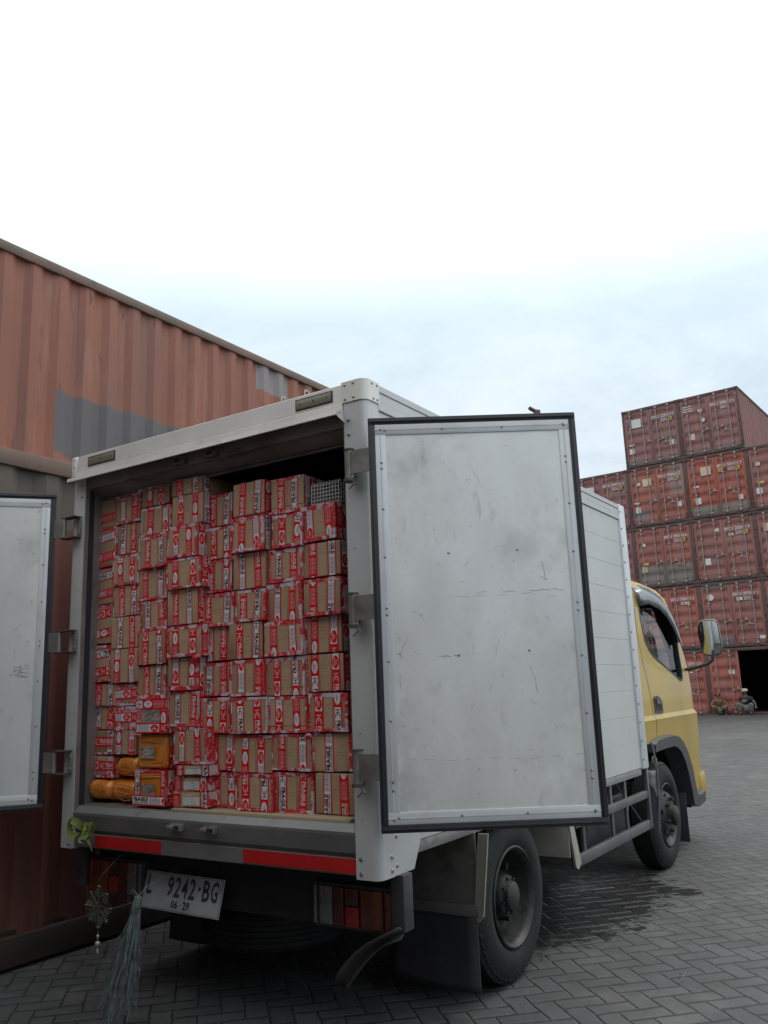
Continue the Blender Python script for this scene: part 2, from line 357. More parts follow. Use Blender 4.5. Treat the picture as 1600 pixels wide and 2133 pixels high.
# ------------------------------------------------------------------ containers along the left side
def corrugated_wall(mb, x, y0, y1, z0, z1, pitch=.313, depth=.036, sgn=-1):
    """trapezoid corrugation running along y; outer faces at x, inner at x+sgn*depth"""
    n = int(round((y1-y0)/pitch)); p = (y1-y0)/n; ys = []
    for i in range(n):
        a = y0+i*p
        ys += [(a, x), (a+p*.26, x), (a+p*.5, x+sgn*depth), (a+p*.76, x+sgn*depth)]
    ys.append((y1, x))
    lo = [mb.bm.verts.new((xx, yy, z0)) for yy, xx in ys]; hi = [mb.bm.verts.new((xx, yy, z1)) for yy, xx in ys]
    fs = [mb.bm.faces.new((lo[i], lo[i+1], hi[i+1], hi[i])) for i in range(len(ys)-1)]
    mb._fin(lo+hi, fs)
def long_container(label, xf, y0, base, h, m_side, m_frame, texts=None, m_bot=None):
    """12.19 m high-cube container; its side facing +x stands at x=xf"""
    t = empty('shipping_container', (xf-1.219, y0, base))
    L, W = 12.19, 2.438; hw = W/2
    a = MB(); corrugated_wall(a, hw-.02, .16, L-.16, .16, h-.10); corrugated_wall(a, -hw+.02, .16, L-.16, .16, h-.10, sgn=1)
    a.poly([(-hw+.02, .1, h-.03), (hw-.02, .1, h-.03), (hw-.02, L-.1, h-.03), (-hw+.02, L-.1, h-.03)])
    a.box(-hw+.03, hw-.03, .05, .09, .1, h-.1); a.box(-hw+.03, hw-.03, L-.09, L-.05, .1, h-.1)
    a.build('side_wall', m_side, t, smooth=20)
    for sx in (-1, 1):
        b = MB(); b.box(sx*hw-(.06 if sx > 0 else 0), sx*hw+(0 if sx > 0 else .06), .17, L-.17, h-.10, h, .006); b.build('top_rail', m_frame, t)
        b = MB(); b.box(sx*hw-(.07 if sx > 0 else 0), sx*hw+(0 if sx > 0 else .07), .17, L-.17, .02, .175, .008)
        b.box(sx*hw-(.05 if sx > 0 else -.0), sx*hw-(.04 if sx > 0 else -.01), .17, L-.17, .175, .20); b.build('bottom_rail', m_bot or m_frame, t)
        for yy in (0, L-.17):
            b = MB(); b.box(sx*hw-(.16 if sx > 0 else 0), sx*hw+(0 if sx > 0 else .16), yy, yy+.17, .12, h-.12, .01); b.build('corner_post', m_frame, t)
            for zz in (0, h-.12):
                b = MB(); b.box(sx*(hw+.004)-(.17 if sx > 0 else 0), sx*(hw+.004)+(0 if sx > 0 else .17), yy-.004, yy+.176, zz, zz+.12, .012); b.build('corner_casting', m_frame, t)
    if texts:
        b = MB()
        for s, yy, zz, hh in texts:
            ww = text_soup(s, .03)[2]*hh
            mx = Matrix(((0, 0, 1, hw-.012), (1, 0, 0, 0), (0, 1, 0, 0), (0, 0, 0, 1)))
            put_text(b, s, yy, zz, ww, hh, mx, 0, .03)
        b.build('lettering', mat('faded_white_paint', (.5, .48, .45), (.4, .33, .3), 20, .7), t, smooth=0, recalc=False)
    tag(t, label, 'shipping container', 'large containers along the left side'); return t
RUST = [((.19, .10, .078), 1.2, .48, .75, (1, 1, .25)), ((.34, .17, .13), 3.1, .56, .74, (1, 1, .12)), ((.15, .07, .055), 2.3, .58, .72, (1, 1.6, .10)), ((.10, .030, .018), 6, .62, .70, (1, 1.4, .30)), ((.13, .11, .10), 30, .70, .74, (1, .3, 1))]
def rot(fn): return fn
# upper wall: container coordinates are local (y from container start, z from its base)
UY, UB = -3.4, 2.93
up_extra = chain(rect_patch('y', 2.07-UY, 5.3-UY, 'z', 3.86-UB+.0, 4.50-UB, (.125, .12, .13), slope=-.0, wob=.05),
                 rect_patch('y', 5.08-UY, 5.72-UY, 'z', 5.38-UB, 5.74-UB, (.27, .25, .26), wob=.02))
m_up = mat('upper_container_paint', (.285, .105, .064), (.225, .085, .056), 1.5, .6, 0, .12, 6, stretch=(1, 1, .4), spots=RUST, extra=up_extra)
m_lo = mat('lower_container_paint', (.115, .032, .022), (.085, .025, .018), 1.5, .6, 0, .12, 6, stretch=(1, 1, .4), spots=RUST,
           extra=rect_patch('y', 1.5, 6.0, 'z', 2.47, 2.9, (.115, .095, .075), wob=.03))
m_fl = mat('lower_frame_paint', (.045, .028, .022), (.03, .022, .02), 3, .7, 0, .2, 12)
m_fr = mat('container_frame_paint', (.17, .10, .075), (.11, .085, .07), 3, .65, 0, .2, 12, spots=[((.06, .04, .035), 8, .58, .7)])
long_container('nearest brown container at the left, grimy top rail, behind the open left door', -1.546, -4.6, 0, 2.896, m_lo, m_fr, m_bot=m_fl)
long_container('lower brown container of the back row, hidden behind the nearest left container', -4.10, UY, 0, 2.896, m_lo, m_fr)
long_container('upper faded red container with grey repainted patches, rising above the truck on the left', -4.10, UY, 2.90, 2.896, m_up, m_fr,
               texts=[('C', 5.50-UY+.02, 5.28-UB-.0, .13), ('O', 6.03-UY, 5.52-UB, .13)])

blocker_m = mat('sky_blocker_paint', (.13, .145, .155), (.10, .11, .12), 1.5, .6, 0, .12, 6, spots=RUST)  # unseen containers added behind the camera to cut sky light
for k, (x, z) in enumerate(((-7.6, 0), (-7.6, 2.90), (5.0, 0))):
    c = long_container('added sky-blocking slate grey container behind the photographer, %s pair, %s' % ('right' if k > 1 else 'left', 'ground level' if z == 0 else 'stacked on top'), 0, 0, z, 2.896, blocker_m, m_fr)
    c.rotation_euler = (0, 0, -PI/2); c.location = (x, -6.6 if x > 0 else -5.7, z); c['group'] = 'added sky-blocking containers behind the photographer'

# ------------------------------------------------------------------ far stack of containers
FY = -.0688
FC, FS = math.cos(FY), math.sin(FY)
def far_mat(name, c, foot=None, patches=()):
    ex = [rect_patch('x', -.1, 2.6, 'z', -.1, foot, (.16, .155, .14), wob=.02, opacity=.85)] if foot else []
    ex += [rect_patch('x', a0, a1, 'z', b0, b1, colr, wob=.01, opacity=.9) for a0, a1, b0, b1, colr in patches]
    return mat(name, c, tuple(x*.8 for x in c), 1.1, .6, 0, .1, 6, stretch=(1, 1, .5), spots=[((.07, .035, .03), 4, .55, .75, (1, 1, .3)), ((.16, .13, .115), 1.7, .55, .78), ((.36, .19, .16), 2.2, .6, .8, (1, 1, .25))], extra=chain(*ex) if ex else None)
FRAMEM = mat('far_frame_paint', (.12, .060, .052), (.085, .052, .045), 3, .7, spots=[((.03, .025, .025), 6, .5, .7)])
RODM = mat('galvanised_rod', (.36, .29, .27), (.26, .20, .18), 9, .5, .3)
WPAINT = mat('white_stencil_paint', (.62, .58, .56), (.45, .38, .36), 15, .6)
DIMP = mat('dim_stencil_paint', (.42, .33, .31), (.32, .2, .18), 15, .6)
STICK_W = mat('white_sticker', (.62, .62, .60), (.52, .52, .50), 12, .5)
STICK_C = mat('cream_sticker', (.55, .45, .33), (.50, .40, .28), 12, .5)
STICK_Y = mat('yellow_sticker', (.60, .40, .07), (.55, .36, .06), 12, .5)
BLACKM = mat('black_ink', (.02, .02, .02), (.03, .03, .03), 12, .6)
def c_body():
    b = MB(); W, L, H = 2.438, 6.058, 2.591
    corrugated_wall(b, W-.02, .17, L-.17, .15, H-.07); corrugated_wall(b, .02, .17, L-.17, .15, H-.07, sgn=1)
    b.box(.02, W-.02, .1, L-.02, H-.05, H-.02); b.box(.02, W-.02, .1, L-.02, .12, .15); b.box(.02, W-.02, L-.06, L-.02, .15, H-.05)
    return b
def c_frame():
    b = MB(); W, L, H = 2.438, 6.058, 2.591
    for x0 in (0, W-.07):
        b.box(x0, x0+.07, .012, .15, .11, H-.11, .01)
        b.box(x0, x0+.07, L-.15, L, .11, H-.11)
    b.box(.16, W-.16, .01, .12, H-.125, H-.005, .008); b.box(.16, W-.16, .005, .12, .02, .155, .008)
    for x0, x1 in ((0, .06), (W-.06, W)):
        b.box(x0, x1, .16, L-.16, H-.075, H); b.box(x0, x1, .16, L-.16, .03, .16)
    b.mi = 1
    b.box(.38, .62, .0, .06, .0, .085); b.box(W-.62, W-.38, .0, .06, .0, .085)
    return b
def c_cast(x0, z0):
    b = MB(); b.box(x0, x0+.165, -.006, .17, z0, z0+.115, .012); b.mi = 1
    b.tube([(x0+.082, -.009, z0+.057), (x0+.082, .0, z0+.057)], .032, 10); return b
def c_leaf(right):
    b = MB(); x0, x1 = (1.224, 2.356) if right else (.082, 1.214); zb, zt = .16, 2.462
    for a in (x0, x1-.10): b.box(a, a+.10, .03, .075, zb, zt, .005)
    b.box(x0+.10, x1-.10, .031, .075, zb, zb+.10); b.box(x0+.10, x1-.10, .031, .075, zt-.10, zt)
    za, zc = zb+.10, zt-.10; n = 5; p = (zc-za)/n; prof = []
    for i in range(n):
        a = za+i*p; prof += [(a, .036), (a+p*.34, .036), (a+p*.46, .066), (a+p*.78, .066), (a+p*.9, .036)]
    prof.append((zc, .036))
    lo = [b.bm.verts.new((x0+.10, yy, zz)) for zz, yy in prof]; hi = [b.bm.verts.new((x1-.10, yy, zz)) for zz, yy in prof]
    fs = [b.bm.faces.new((lo[i], hi[i], hi[i+1], lo[i+1])) for i in range(len(prof)-1)]; b._fin(lo+hi, fs)
    # hinges
    hx = x1 if right else x0
    for z in (.35, .95, 1.6, 2.25): b.box(hx-.05, hx+.05, .018, .03, z, z+.07)
    return b
def c_rod(x, handle):
    b = MB(); b.tube([(x, -.012, .11), (x, -.012, 2.50)], .017, 8)
    for z in (.12, .30, .95, 1.75, 2.28, 2.44): b.box(x-.045, x+.045, -.028, .034, z, z+.045 if z not in (.12, 2.44) else z+.07, .004)
    if handle:
        z = 1.02 if handle > 0 else .86
        b.tube([(x, -.025, z), (x+handle*.10, -.035, z-.01), (x+handle*.25, -.03, z+.015), (x+handle*.36, -.03, z-.01)], .014, 6); b.box(x+handle*.2-.04, x+handle*.2+.04, -.02, .032, z+.03, z+.10)
    return b
protos = {}
t0 = empty('far_proto')
protos['body'] = c_body().build('side_wall', FRAMEM, t0, smooth=20)
protos['frame'] = c_frame().build('door_frame', [FRAMEM, BLACKM], t0)
protos['castings'] = [c_cast(x, z).build('corner_casting', [FRAMEM, BLACKM], t0) for x in (-.002, 2.275) for z in (0, 2.476)]
protos['leafs'] = [c_leaf(False).build('door', FRAMEM, t0), c_leaf(True).build('door', FRAMEM, t0)]
protos['rods'] = [[c_rod(.36, 0).build('lock_rod', RODM, t0), c_rod(.90, 1).build('lock_rod', RODM, t0)],
                  [c_rod(1.50, 1).build('lock_rod', RODM, t0), c_rod(2.02, -1).build('lock_rod', RODM, t0)]]
def copyp(src, parent, m=None, name=None):
    o = src.copy(); COL.objects.link(o); o.parent = parent
    if m is not None:
        o.material_slots[0].link = 'OBJECT'; o.material_slots[0].material = m
    return o
def face_mx(dy=0): return Matrix(((1, 0, 0, 0), (0, 0, 0, dy), (0, 1, 0, 0), (0, 0, 0, 1)))
def decal(parent, name, m, x, z, w_, h_, txt=None, tm=None, rnd_=False, y=.024, trot=False):
    b = MB()
    if rnd_: b.tube([(x+w_/2, y+.004, z+h_/2), (x+w_/2, y, z+h_/2)], w_/2, 16)
    else: b.box(x, x+w_, y, y+.004, z, z+h_)
    ms = [m]
    if txt:
        ms.append(tm or BLACKM); put_text(b, txt, x+w_*.2, z+h_*.2, w_*.6, h_*.6, face_mx(y-.004), 1, .03)
    b.build(name, ms, parent, smooth=0, recalc=not txt)
def far_container(i, j, m, label, code, opened=False, decals=(), dy=0., ident='22G1', haz=True, small=True):
    x = -4.9856+FC*2.44*i-FS*dy; y = 32.34+FS*2.44*i+FC*dy
    t = empty('shipping_container', (x, y, -.068+2.6*j), FY)
    copyp(protos['body'], t, m); copyp(protos['frame'], t, FRAMEM)
    for c in protos['castings']: copyp(c, t)
    for k in (0, 1):
        if opened and k == 1: continue
        l = copyp(protos['leafs'][k], t, m)
        for r in protos['rods'][k]: copyp(r, l)
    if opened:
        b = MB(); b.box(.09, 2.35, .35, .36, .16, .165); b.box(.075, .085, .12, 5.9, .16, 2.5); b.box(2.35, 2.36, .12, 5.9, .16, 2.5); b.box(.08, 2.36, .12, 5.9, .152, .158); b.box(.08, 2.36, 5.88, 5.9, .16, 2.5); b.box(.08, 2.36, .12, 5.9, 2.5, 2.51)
        b.build('painted_shade_lining', mat('shade_black_lining', (.012, .012, .013), None, 5, .9), t)  # black lining put in to paint the shade inside the open container
    if opened:     # right leaf swung out and back along the side
        l = copyp(protos['leafs'][1], t, m); l.location = (2.56+1.226, .1, 0); l.rotation_euler = (0, 0, math.radians(90)); l.location = (2.52, -1.21+1.3, 0)
    else:
        b = MB(); r = random.Random(i*10+j); mx = face_mx(.024)
        if code:
            a, n = code.split(' ', 1)
            put_text(b, a, 1.28, 1.98, .34, .13, mx, 0, .03)
            put_text(b, n, 1.68, 1.98, .56, .13, mx, 0, .03)
            put_text(b, ident, 1.68, 1.80, .28, .13, mx, 0, .03)
        if small:
            for q in range(5):
                z = 1.62-q*.17; MI = 1
                put_text(b, r.choice(['MAX.GROSS', 'TARE', 'NET', 'CU.CAP.']), 1.30, z, .10+.16*(q == 0), .036, mx, 1, .0)
                put_text(b, '%d.%d00 KG' % (r.randint(2, 30), r.randint(1, 9)), 1.76, z, .28, .036, mx, 1, .0)
                put_text(b, '%d.%d00 LB' % (r.randint(10, 67), r.randint(1, 9)), 1.76, z-.065, .28, .036, mx, 1, .0)
        if len(b.bm.verts): b.build('lettering', [WPAINT, DIMP], t, smooth=0, recalc=False)
        else: b.bm.free()
        if haz: decal(t, 'warning_label', STICK_Y, 1.99, 1.80, .15, .15, 'A')
    for d in decals: decal(t, 'sticker', *d[0:5], **(d[5] if len(d) > 5 else {}))
    tag(t, label, 'shipping container', 'containers stacked across the far yard'); return t
RB = far_mat('far_brown_red', (0.257, 0.098, 0.083)); RB2 = far_mat('far_bright_red', (0.314, 0.086, 0.059)); RB3 = far_mat('far_dull_red', (0.228, 0.09, 0.088))
RBF = far_mat('far_brown_grey_foot', (0.237, 0.103, 0.094), foot=.26)
RBH = far_mat('far_red_grey_half', (0.275, 0.092, 0.071), foot=.92)
RBP = far_mat('far_red_patched', (0.294, 0.09, 0.061), patches=[(1.75, 2.34, 1.2, 2.5, (.27, .18, .16)), (.12, .75, .25, .70, (.17, .15, .15))])
RBT = far_mat('far_red_grey_top', (0.257, 0.092, 0.077), patches=[(.1, 1.2, 2.3, 2.6, (.14, .13, .12)), (.1, 1.2, .18, .40, (.12, .13, .14))])
RBG = far_mat('far_red_greenish_foot', (0.332, 0.081, 0.05), foot=.5)
W_, C_, Y_ = STICK_W, STICK_C, STICK_Y
RD = dict(rnd_=True)
far_container(-1, 4, RBF, 'dusty brown container at the top left of the far stack with a large white placard', 'SIKU 225149 5',
              decals=[(W_, .40, 1.75, .42, .38), (W_, .22, .62, .20, .24), (W_, .22, .98, .22, .07), (W_, 1.95, .72, .18, .22), (mat('blue_decal', (.15, .22, .32), None, 5), .17, 2.05, .15, .15, RD)])
far_container(0, 4, RBF, 'brown container at the top right corner of the far stack with its ribbed side showing', 'SIKU 288210 3', haz=False,
              decals=[(W_, .18, 1.95, .40, .04), (W_, .18, 2.05, .36, .04), (W_, .18, 2.15, .36, .04), (W_, .86, 1.40, .18, .18, RD), (C_, .35, .72, .22, .26), (W_, .80, 1.85, .16, .12)])
far_container(-2, 3, RB3, 'dull red container topping the far stack beside the truck box roof', 'BFCU 200502 3', decals=[(W_, .40, 1.80, .5, .3)])
far_container(-1, 3, RBP, 'red container with grey repainted strip and cream placard, fourth level of far stack', 'TRLU 978405 7',
              decals=[(C_, .62, 1.72, .38, .32, dict(txt='TAL', tm=STICK_W)), (W_, .24, .62, .20, .26), (W_, .20, 1.02, .22, .06), (W_, .38, 1.80, .15, .12), (W_, 1.98, .65, .18, .22), (mat('blue_decal', (.15, .22, .32), None, 5), .22, 2.05, .15, .15, RD)])
far_container(0, 3, RBG, 'bright red container with cream placard and grimy foot, under the ribbed one', 'BFCU 201045 7', ident='US2210',
              decals=[(C_, .62, 1.75, .40, .36), (W_, .30, .60, .22, .26), (W_, .28, 1.30, .22, .07), (W_, 1.97, .55, .17, .20), (mat('blue_decal', (.15, .22, .32), None, 5), .25, 2.10, .15, .15, RD), (Y_, 1.33, 1.80, .15, .15, dict(txt='A'))])
far_container(1, 3, RB, 'brown red container with a round white spot at the right edge, top level there', 'BFCU 204411 0', decals=[(W_, .28, 1.75, .19, .19, RD), (Y_, .30, 1.05, .24, .10), (W_, .22, .65, .22, .24)])
far_container(-2, 2, RB3, 'dull red container half hidden by the truck box roof, third level of the far stack', 'BFCU 208116 3')
far_container(-1, 2, RBH, 'red container whose lower third is repainted grey, third level of the far stack', 'SIKU 294148 6',
              decals=[(W_, .32, 1.72, .17, .20, RD), (Y_, .32, .98, .22, .10), (C_, .26, .68, .20, .24)])
far_container(0, 2, RB, 'plain brown red container, one white label on its left door, third level', 'BFCU 202811 0',
              decals=[(W_, .88, 2.0, .18, .12), (W_, .40, .70, .22, .26), (W_, 1.42, 1.76, .18, .10)])
far_container(1, 2, RB, 'brown container with a cream logo square at the right edge, third level', 'BFCU 207710 2', decals=[(C_, .30, 1.75, .55, .32)])
far_container(-2, 1, RB3, 'dull red container seen over the yellow cab roof, second level of the far stack', 'SIKU 271930 4')
far_container(-1, 1, RB2, 'bright orange red container right of the cab visor, second level of the far stack', 'SIKU 700044 3', haz=False, ident='G', decals=[(W_, 1.84, 1.80, .22, .12)])
far_container(0, 1, RBT, 'red container with a round white spot, second level above the open container', 'SIKU 297801 1', haz=False,
              decals=[(W_, .30, 1.86, .26, .28, RD), (W_, 1.42, 1.80, .22, .12), (W_, 2.10, .28, .20, .12)])
far_container(1, 1, RB, 'brown red container cut by the right edge of the picture, second level', 'BFCU 201177 6')
far_container(-2, 0, RB3, 'dull red container on the ground hidden behind the yellow cab', 'SIKU 220901 8')
far_container(-1, 0, RB2, 'red container on the ground between the yellow cab and the squatting shirtless man', 'BFCU 203910 0', decals=[(W_, 1.74, 1.70, .14, .04)])
far_container(0, 0, RB2, 'open container on the ground with a black interior behind the man in the white cap', None, opened=True,
              decals=[(W_, .80, 1.60, .22, .15)])
far_container(1, 0, RB, 'brown red container on the ground beyond the right edge next to the open one', 'BFCU 209932 1')
for o in list(t0.children_recursive)+[t0]: bpy.data.objects.remove(o)

# ------------------------------------------------------------------ the truck (origin on the ground under the middle of its rear edge)
T = empty('box_truck'); tag(T, 'yellow-cabbed box truck with an aluminium cargo box, both rear doors open on stacked cartons', 'truck')
def part(name, mb, m, parent=T, **k): return mb.build(name, m, parent, **k)
# cargo box shell
b = MB()
n = 10; z0, z1 = .805, 2.615; ph = (z1-z0)/n
for i in range(n): b.box(.955, .975, .06, 3.40, z0+i*ph+.0004, z0+(i+1)*ph-.0004, .0011, 1)
part('side_panel', b, WHITEP())
b = MB()
for i in range(n): b.box(-.975, -.955, .06, 3.40, z0+i*ph+.0015, z0+(i+1)*ph-.0015, .003, 1)
part('side_panel', b, WHITEP())
b = MB(); b.box(-.96, .96, .08, 3.5, 2.70, 2.722); part('roof', b, WHITEP())
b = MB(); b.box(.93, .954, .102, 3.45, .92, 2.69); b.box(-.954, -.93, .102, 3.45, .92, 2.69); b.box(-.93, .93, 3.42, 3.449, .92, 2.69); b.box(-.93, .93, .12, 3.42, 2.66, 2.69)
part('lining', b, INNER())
b = MB(); b.box(-.955, .955, 3.45, 3.50, .80, 2.70); part('front_wall', b, WHITEP())
b = MB(); b.box(-.93, .93, .10, 3.42, .82, .905, .002); part('floor', b, mat('plywood_floor', (.24, .19, .13), (.16, .12, .085), 3, .7, stretch=(.3, 1, 1)))
b = MB(); b.box(-.20, .82, .030, .10, .895, .914, .002); b.box(-.20, .82, .10, .3, .906, .915); part('floor_edge_board', b, mat('pale_plank', (.36, .28, .18), (.25, .19, .12), 4, .7, stretch=(.2, 1, 3)))
# roof edge rails with two seams
for sx in (1, -1):
    b = MB()
    for (za, zb, pr) in ((2.618, 2.658, .983), (2.6595, 2.702, .979), (2.7035, 2.736, .983)):
        x0, x1 = (.935, pr) if sx > 0 else (-pr, -.935)
        b.box(x0, x1, .10, 3.42, za, zb, .002, 1)
    part('roof_rail', b, WHITEP())
    b = MB(); x0, x1 = (.92, .9885) if sx > 0 else (-.9885, -.92)
    b.box(x0, x1, 3.40, 3.535, .795, 2.742, .006); strip = part('front_corner_strip', b, FRAMEP())
    b = MB()
    for k in range(15): b.dome((sx*.9885, 3.418, .86+k*.13), .009, (sx, 0, 0))
    part('rivets', b, mat('dark_rivet', (.06, .06, .065), None, 8, .4, .5), strip)
    # lower side rail
    b = MB(); x0, x1 = (.93, .972) if sx > 0 else (-.972, -.93); b.box(x0, x1, .16, 3.40, .755, .803, .003); part('lower_side_rail', b, ALUD())
# rear posts with a rounded outer corner
def post(sx):
    b = MB(); pts = []
    xi, xo, r = .868, .9805, .035
    pts.append((xi, 0)); 
    for k in range(7):
        a = -PI/2+k*PI/12; pts.append((xo-r+r*math.cos(a), r+r*math.sin(a)))
    pts += [(xo, .105), (xi, .105)]
    b.poly([(sx*x, y, .70) for x, y in pts], (0, 0, 1.945))
    return part('rear_post', b, POSTP(), smooth=30)
PR = post(1); PL = post(-1)
for p, sx in ((PR, 1), (PL, -1)):
    b = MB()
    for z in (2.565, 2.50, .775, .72): b.dome((sx*.892, 0, z), .0095, (0, -1, 0))
    for z in (2.56, .775, .725): b.dome((sx*.9805, .085, z), .0095, (sx, 0, 0))
    for z in (.92, 1.25, 2.0): b.dome((sx*.905, 0, z), .004, (0, -1, 0))
    part('rivets', b, RIVET(), p)
    # jamb facing the opening
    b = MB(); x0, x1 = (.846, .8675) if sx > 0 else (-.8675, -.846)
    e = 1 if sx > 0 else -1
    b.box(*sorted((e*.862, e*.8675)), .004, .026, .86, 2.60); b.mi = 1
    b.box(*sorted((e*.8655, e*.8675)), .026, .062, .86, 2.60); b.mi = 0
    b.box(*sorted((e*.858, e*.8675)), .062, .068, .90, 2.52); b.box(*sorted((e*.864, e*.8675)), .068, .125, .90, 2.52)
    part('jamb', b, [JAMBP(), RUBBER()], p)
    # lower corner skirt on the side
    b = MB(); s = [(.105, .70), (.255, .701), (.31, .80), (.31, .86), (.105, .86)]
    b.poly([(sx*.966, y, z) for y, z in s], (sx*.0105, 0, 0)); sk = part('corner_skirt', b, POSTP(), p)
    b = MB()
    for y, z in ((.128, .735), (.128, .845)): b.dome((sx*.9765, y, z), .009, (sx, 0, 0))
    part('rivets', b, RIVET(), sk)
# header with recessed plates
b = MB(); b.box(-.9425, .86, .0, .10, 2.652, 2.735, .003); b.box(-.9425, .864, -.004, .09, 2.618, 2.651, .003)
HD = part('header', b, ALU(), smooth=0)
for sx in (-1, 1):
    b = MB(); x0, x1 = (.862, .9865) if sx > 0 else (-.9865, -.944)
    pts = []
    if sx > 0:
        pts = [(x0, -.006)]+[(x1-.04+.04*math.cos(-PI/2+k*PI/12), .034+.04*math.sin(-PI/2+k*PI/12)) for k in range(7)]+[(x1, .105), (x0, .105)]
        b.poly([(x, y, 2.646) for x, y in pts], (0, 0, .094))
        for x in (.88, .92, .95):
            pass
    else: b.box(x0, x1, -.005, .105, 2.60, 2.738, .006)
    cp = part('corner_cap', b, ALU(), HD, smooth=30)
    b = MB()
    if sx > 0:
        for x, z in ((.88, 2.725), (.925, 2.727), (.88, 2.66), (.925, 2.662)): b.dome((x, -.006, z), .007, (0, -1, 0))
        for y, z in ((.05, 2.727), (.09, 2.727), (.06, 2.66), (.09, 2.66)): b.dome((.9865, y, z), .007, (1, 0, 0))
    else:
        for z in (2.72, 2.68, 2.625): b.dome((-.965, -.005, z), .006, (0, -1, 0))
    part('rivets', b, RIVET(), cp)
for x0, x1 in ((.602, .810), (-.852, -.632)):
    b = MB(); b.box(x0, x1, -.0035, .0, 2.665, 2.718); b.mi = 1; b.box(x0+.006, x1-.006, -.006, -.002, 2.671, 2.712, .001)
    b.mi = 0
    for xx in (x0+.03, x1-.03): b.dome((xx, -.006, 2.692), .004, (0, -1, 0))
    b.box((x0+x1)/2-.003, (x0+x1)/2+.003, -.0075, -.005, 2.685, 2.697)
    part('lamp_cover_plate', b, [mat('black_gap', (.02, .02, .02), None, 5, .6), mat('olive_plate', (.22, .215, .155), (.18, .175, .13), 6, .4, .3)], HD)
b = MB()   # drip gutter above the doors
pr = [(.0, 2.617), (-.042, 2.606), (-.054, 2.601), (-.056, 2.583), (-.050, 2.581), (-.046, 2.594), (.0, 2.605)]
b.poly([(-.955, y, z) for y, z in pr], (1.822, 0, 0)); b.poly([(.8605, 0, 2.618), (.867, 0, 2.618), (.867, 0, 2.56), (.8605, -.05, 2.585), (.8605, -.055, 2.60)])
part('drip_gutter', b, ALU(), HD, smooth=0)
b = MB()   # door stop frame under the header, dark
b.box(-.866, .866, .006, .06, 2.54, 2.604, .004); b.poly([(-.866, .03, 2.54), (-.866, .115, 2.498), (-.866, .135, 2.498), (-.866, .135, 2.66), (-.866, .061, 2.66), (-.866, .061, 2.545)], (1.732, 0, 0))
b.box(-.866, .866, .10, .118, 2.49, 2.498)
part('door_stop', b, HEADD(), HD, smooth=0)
for x in (-.135, .08):
    b = MB(); b.box(x-.04, x+.04, -.018, .006, 2.548, 2.560, .003); b.box(x-.04, x-.028, -.018, .006, 2.558, 2.582, .002); b.box(x+.02, x+.04, -.022, .006, 2.556, 2.572, .003)
    part('latch_keeper', b, mat('dark_keeper', (.14, .135, .12), None, 9, .45, .5), HD)
# sill
b = MB(); pr = [(.0, .872), (.0, .860), (.012, .792), (.03, .786), (.03, .776), (.012, .772), (.012, .712), (.025, .706), (.09, .706), (.09, .90), (.03, .90)]
b.poly([(-.8665, y, z) for y, z in pr], (1.733, 0, 0)); b.box(-.8665, .8665, .002, .012, .862, .874, .003); b.box(-.8665, .8665, .030, .04, .893, .9025, .002)
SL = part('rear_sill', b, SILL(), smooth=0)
for x0, x1 in ((-.703, -.241), (.270, .866)):
    b = MB(); b.box(x0, x1, .008, .0115, .717, .7705); part('reflective_tape', b, REDT(), SL, smooth=0)
for x in (-.125, .085):
    b = MB(); b.box(x-.042, x+.042, -.006, .001, .826, .856, .003); b.box(x-.042, x-.005, -.03, -.004, .832, .850, .005); b.box(x+.0, x+.042, -.026, -.004, .846, .856, .003); b.box(x+.034, x+.042, -.026, -.004, .826, .85, .002)
    b.mi = 1; b.box(x-.002, x+.028, -.0085, -.004, .832, .845); part('latch_keeper', b, [mat('bright_keeper', (.55, .55, .55), (.35, .35, .34), 20, .3, .8), BLKP()], SL)
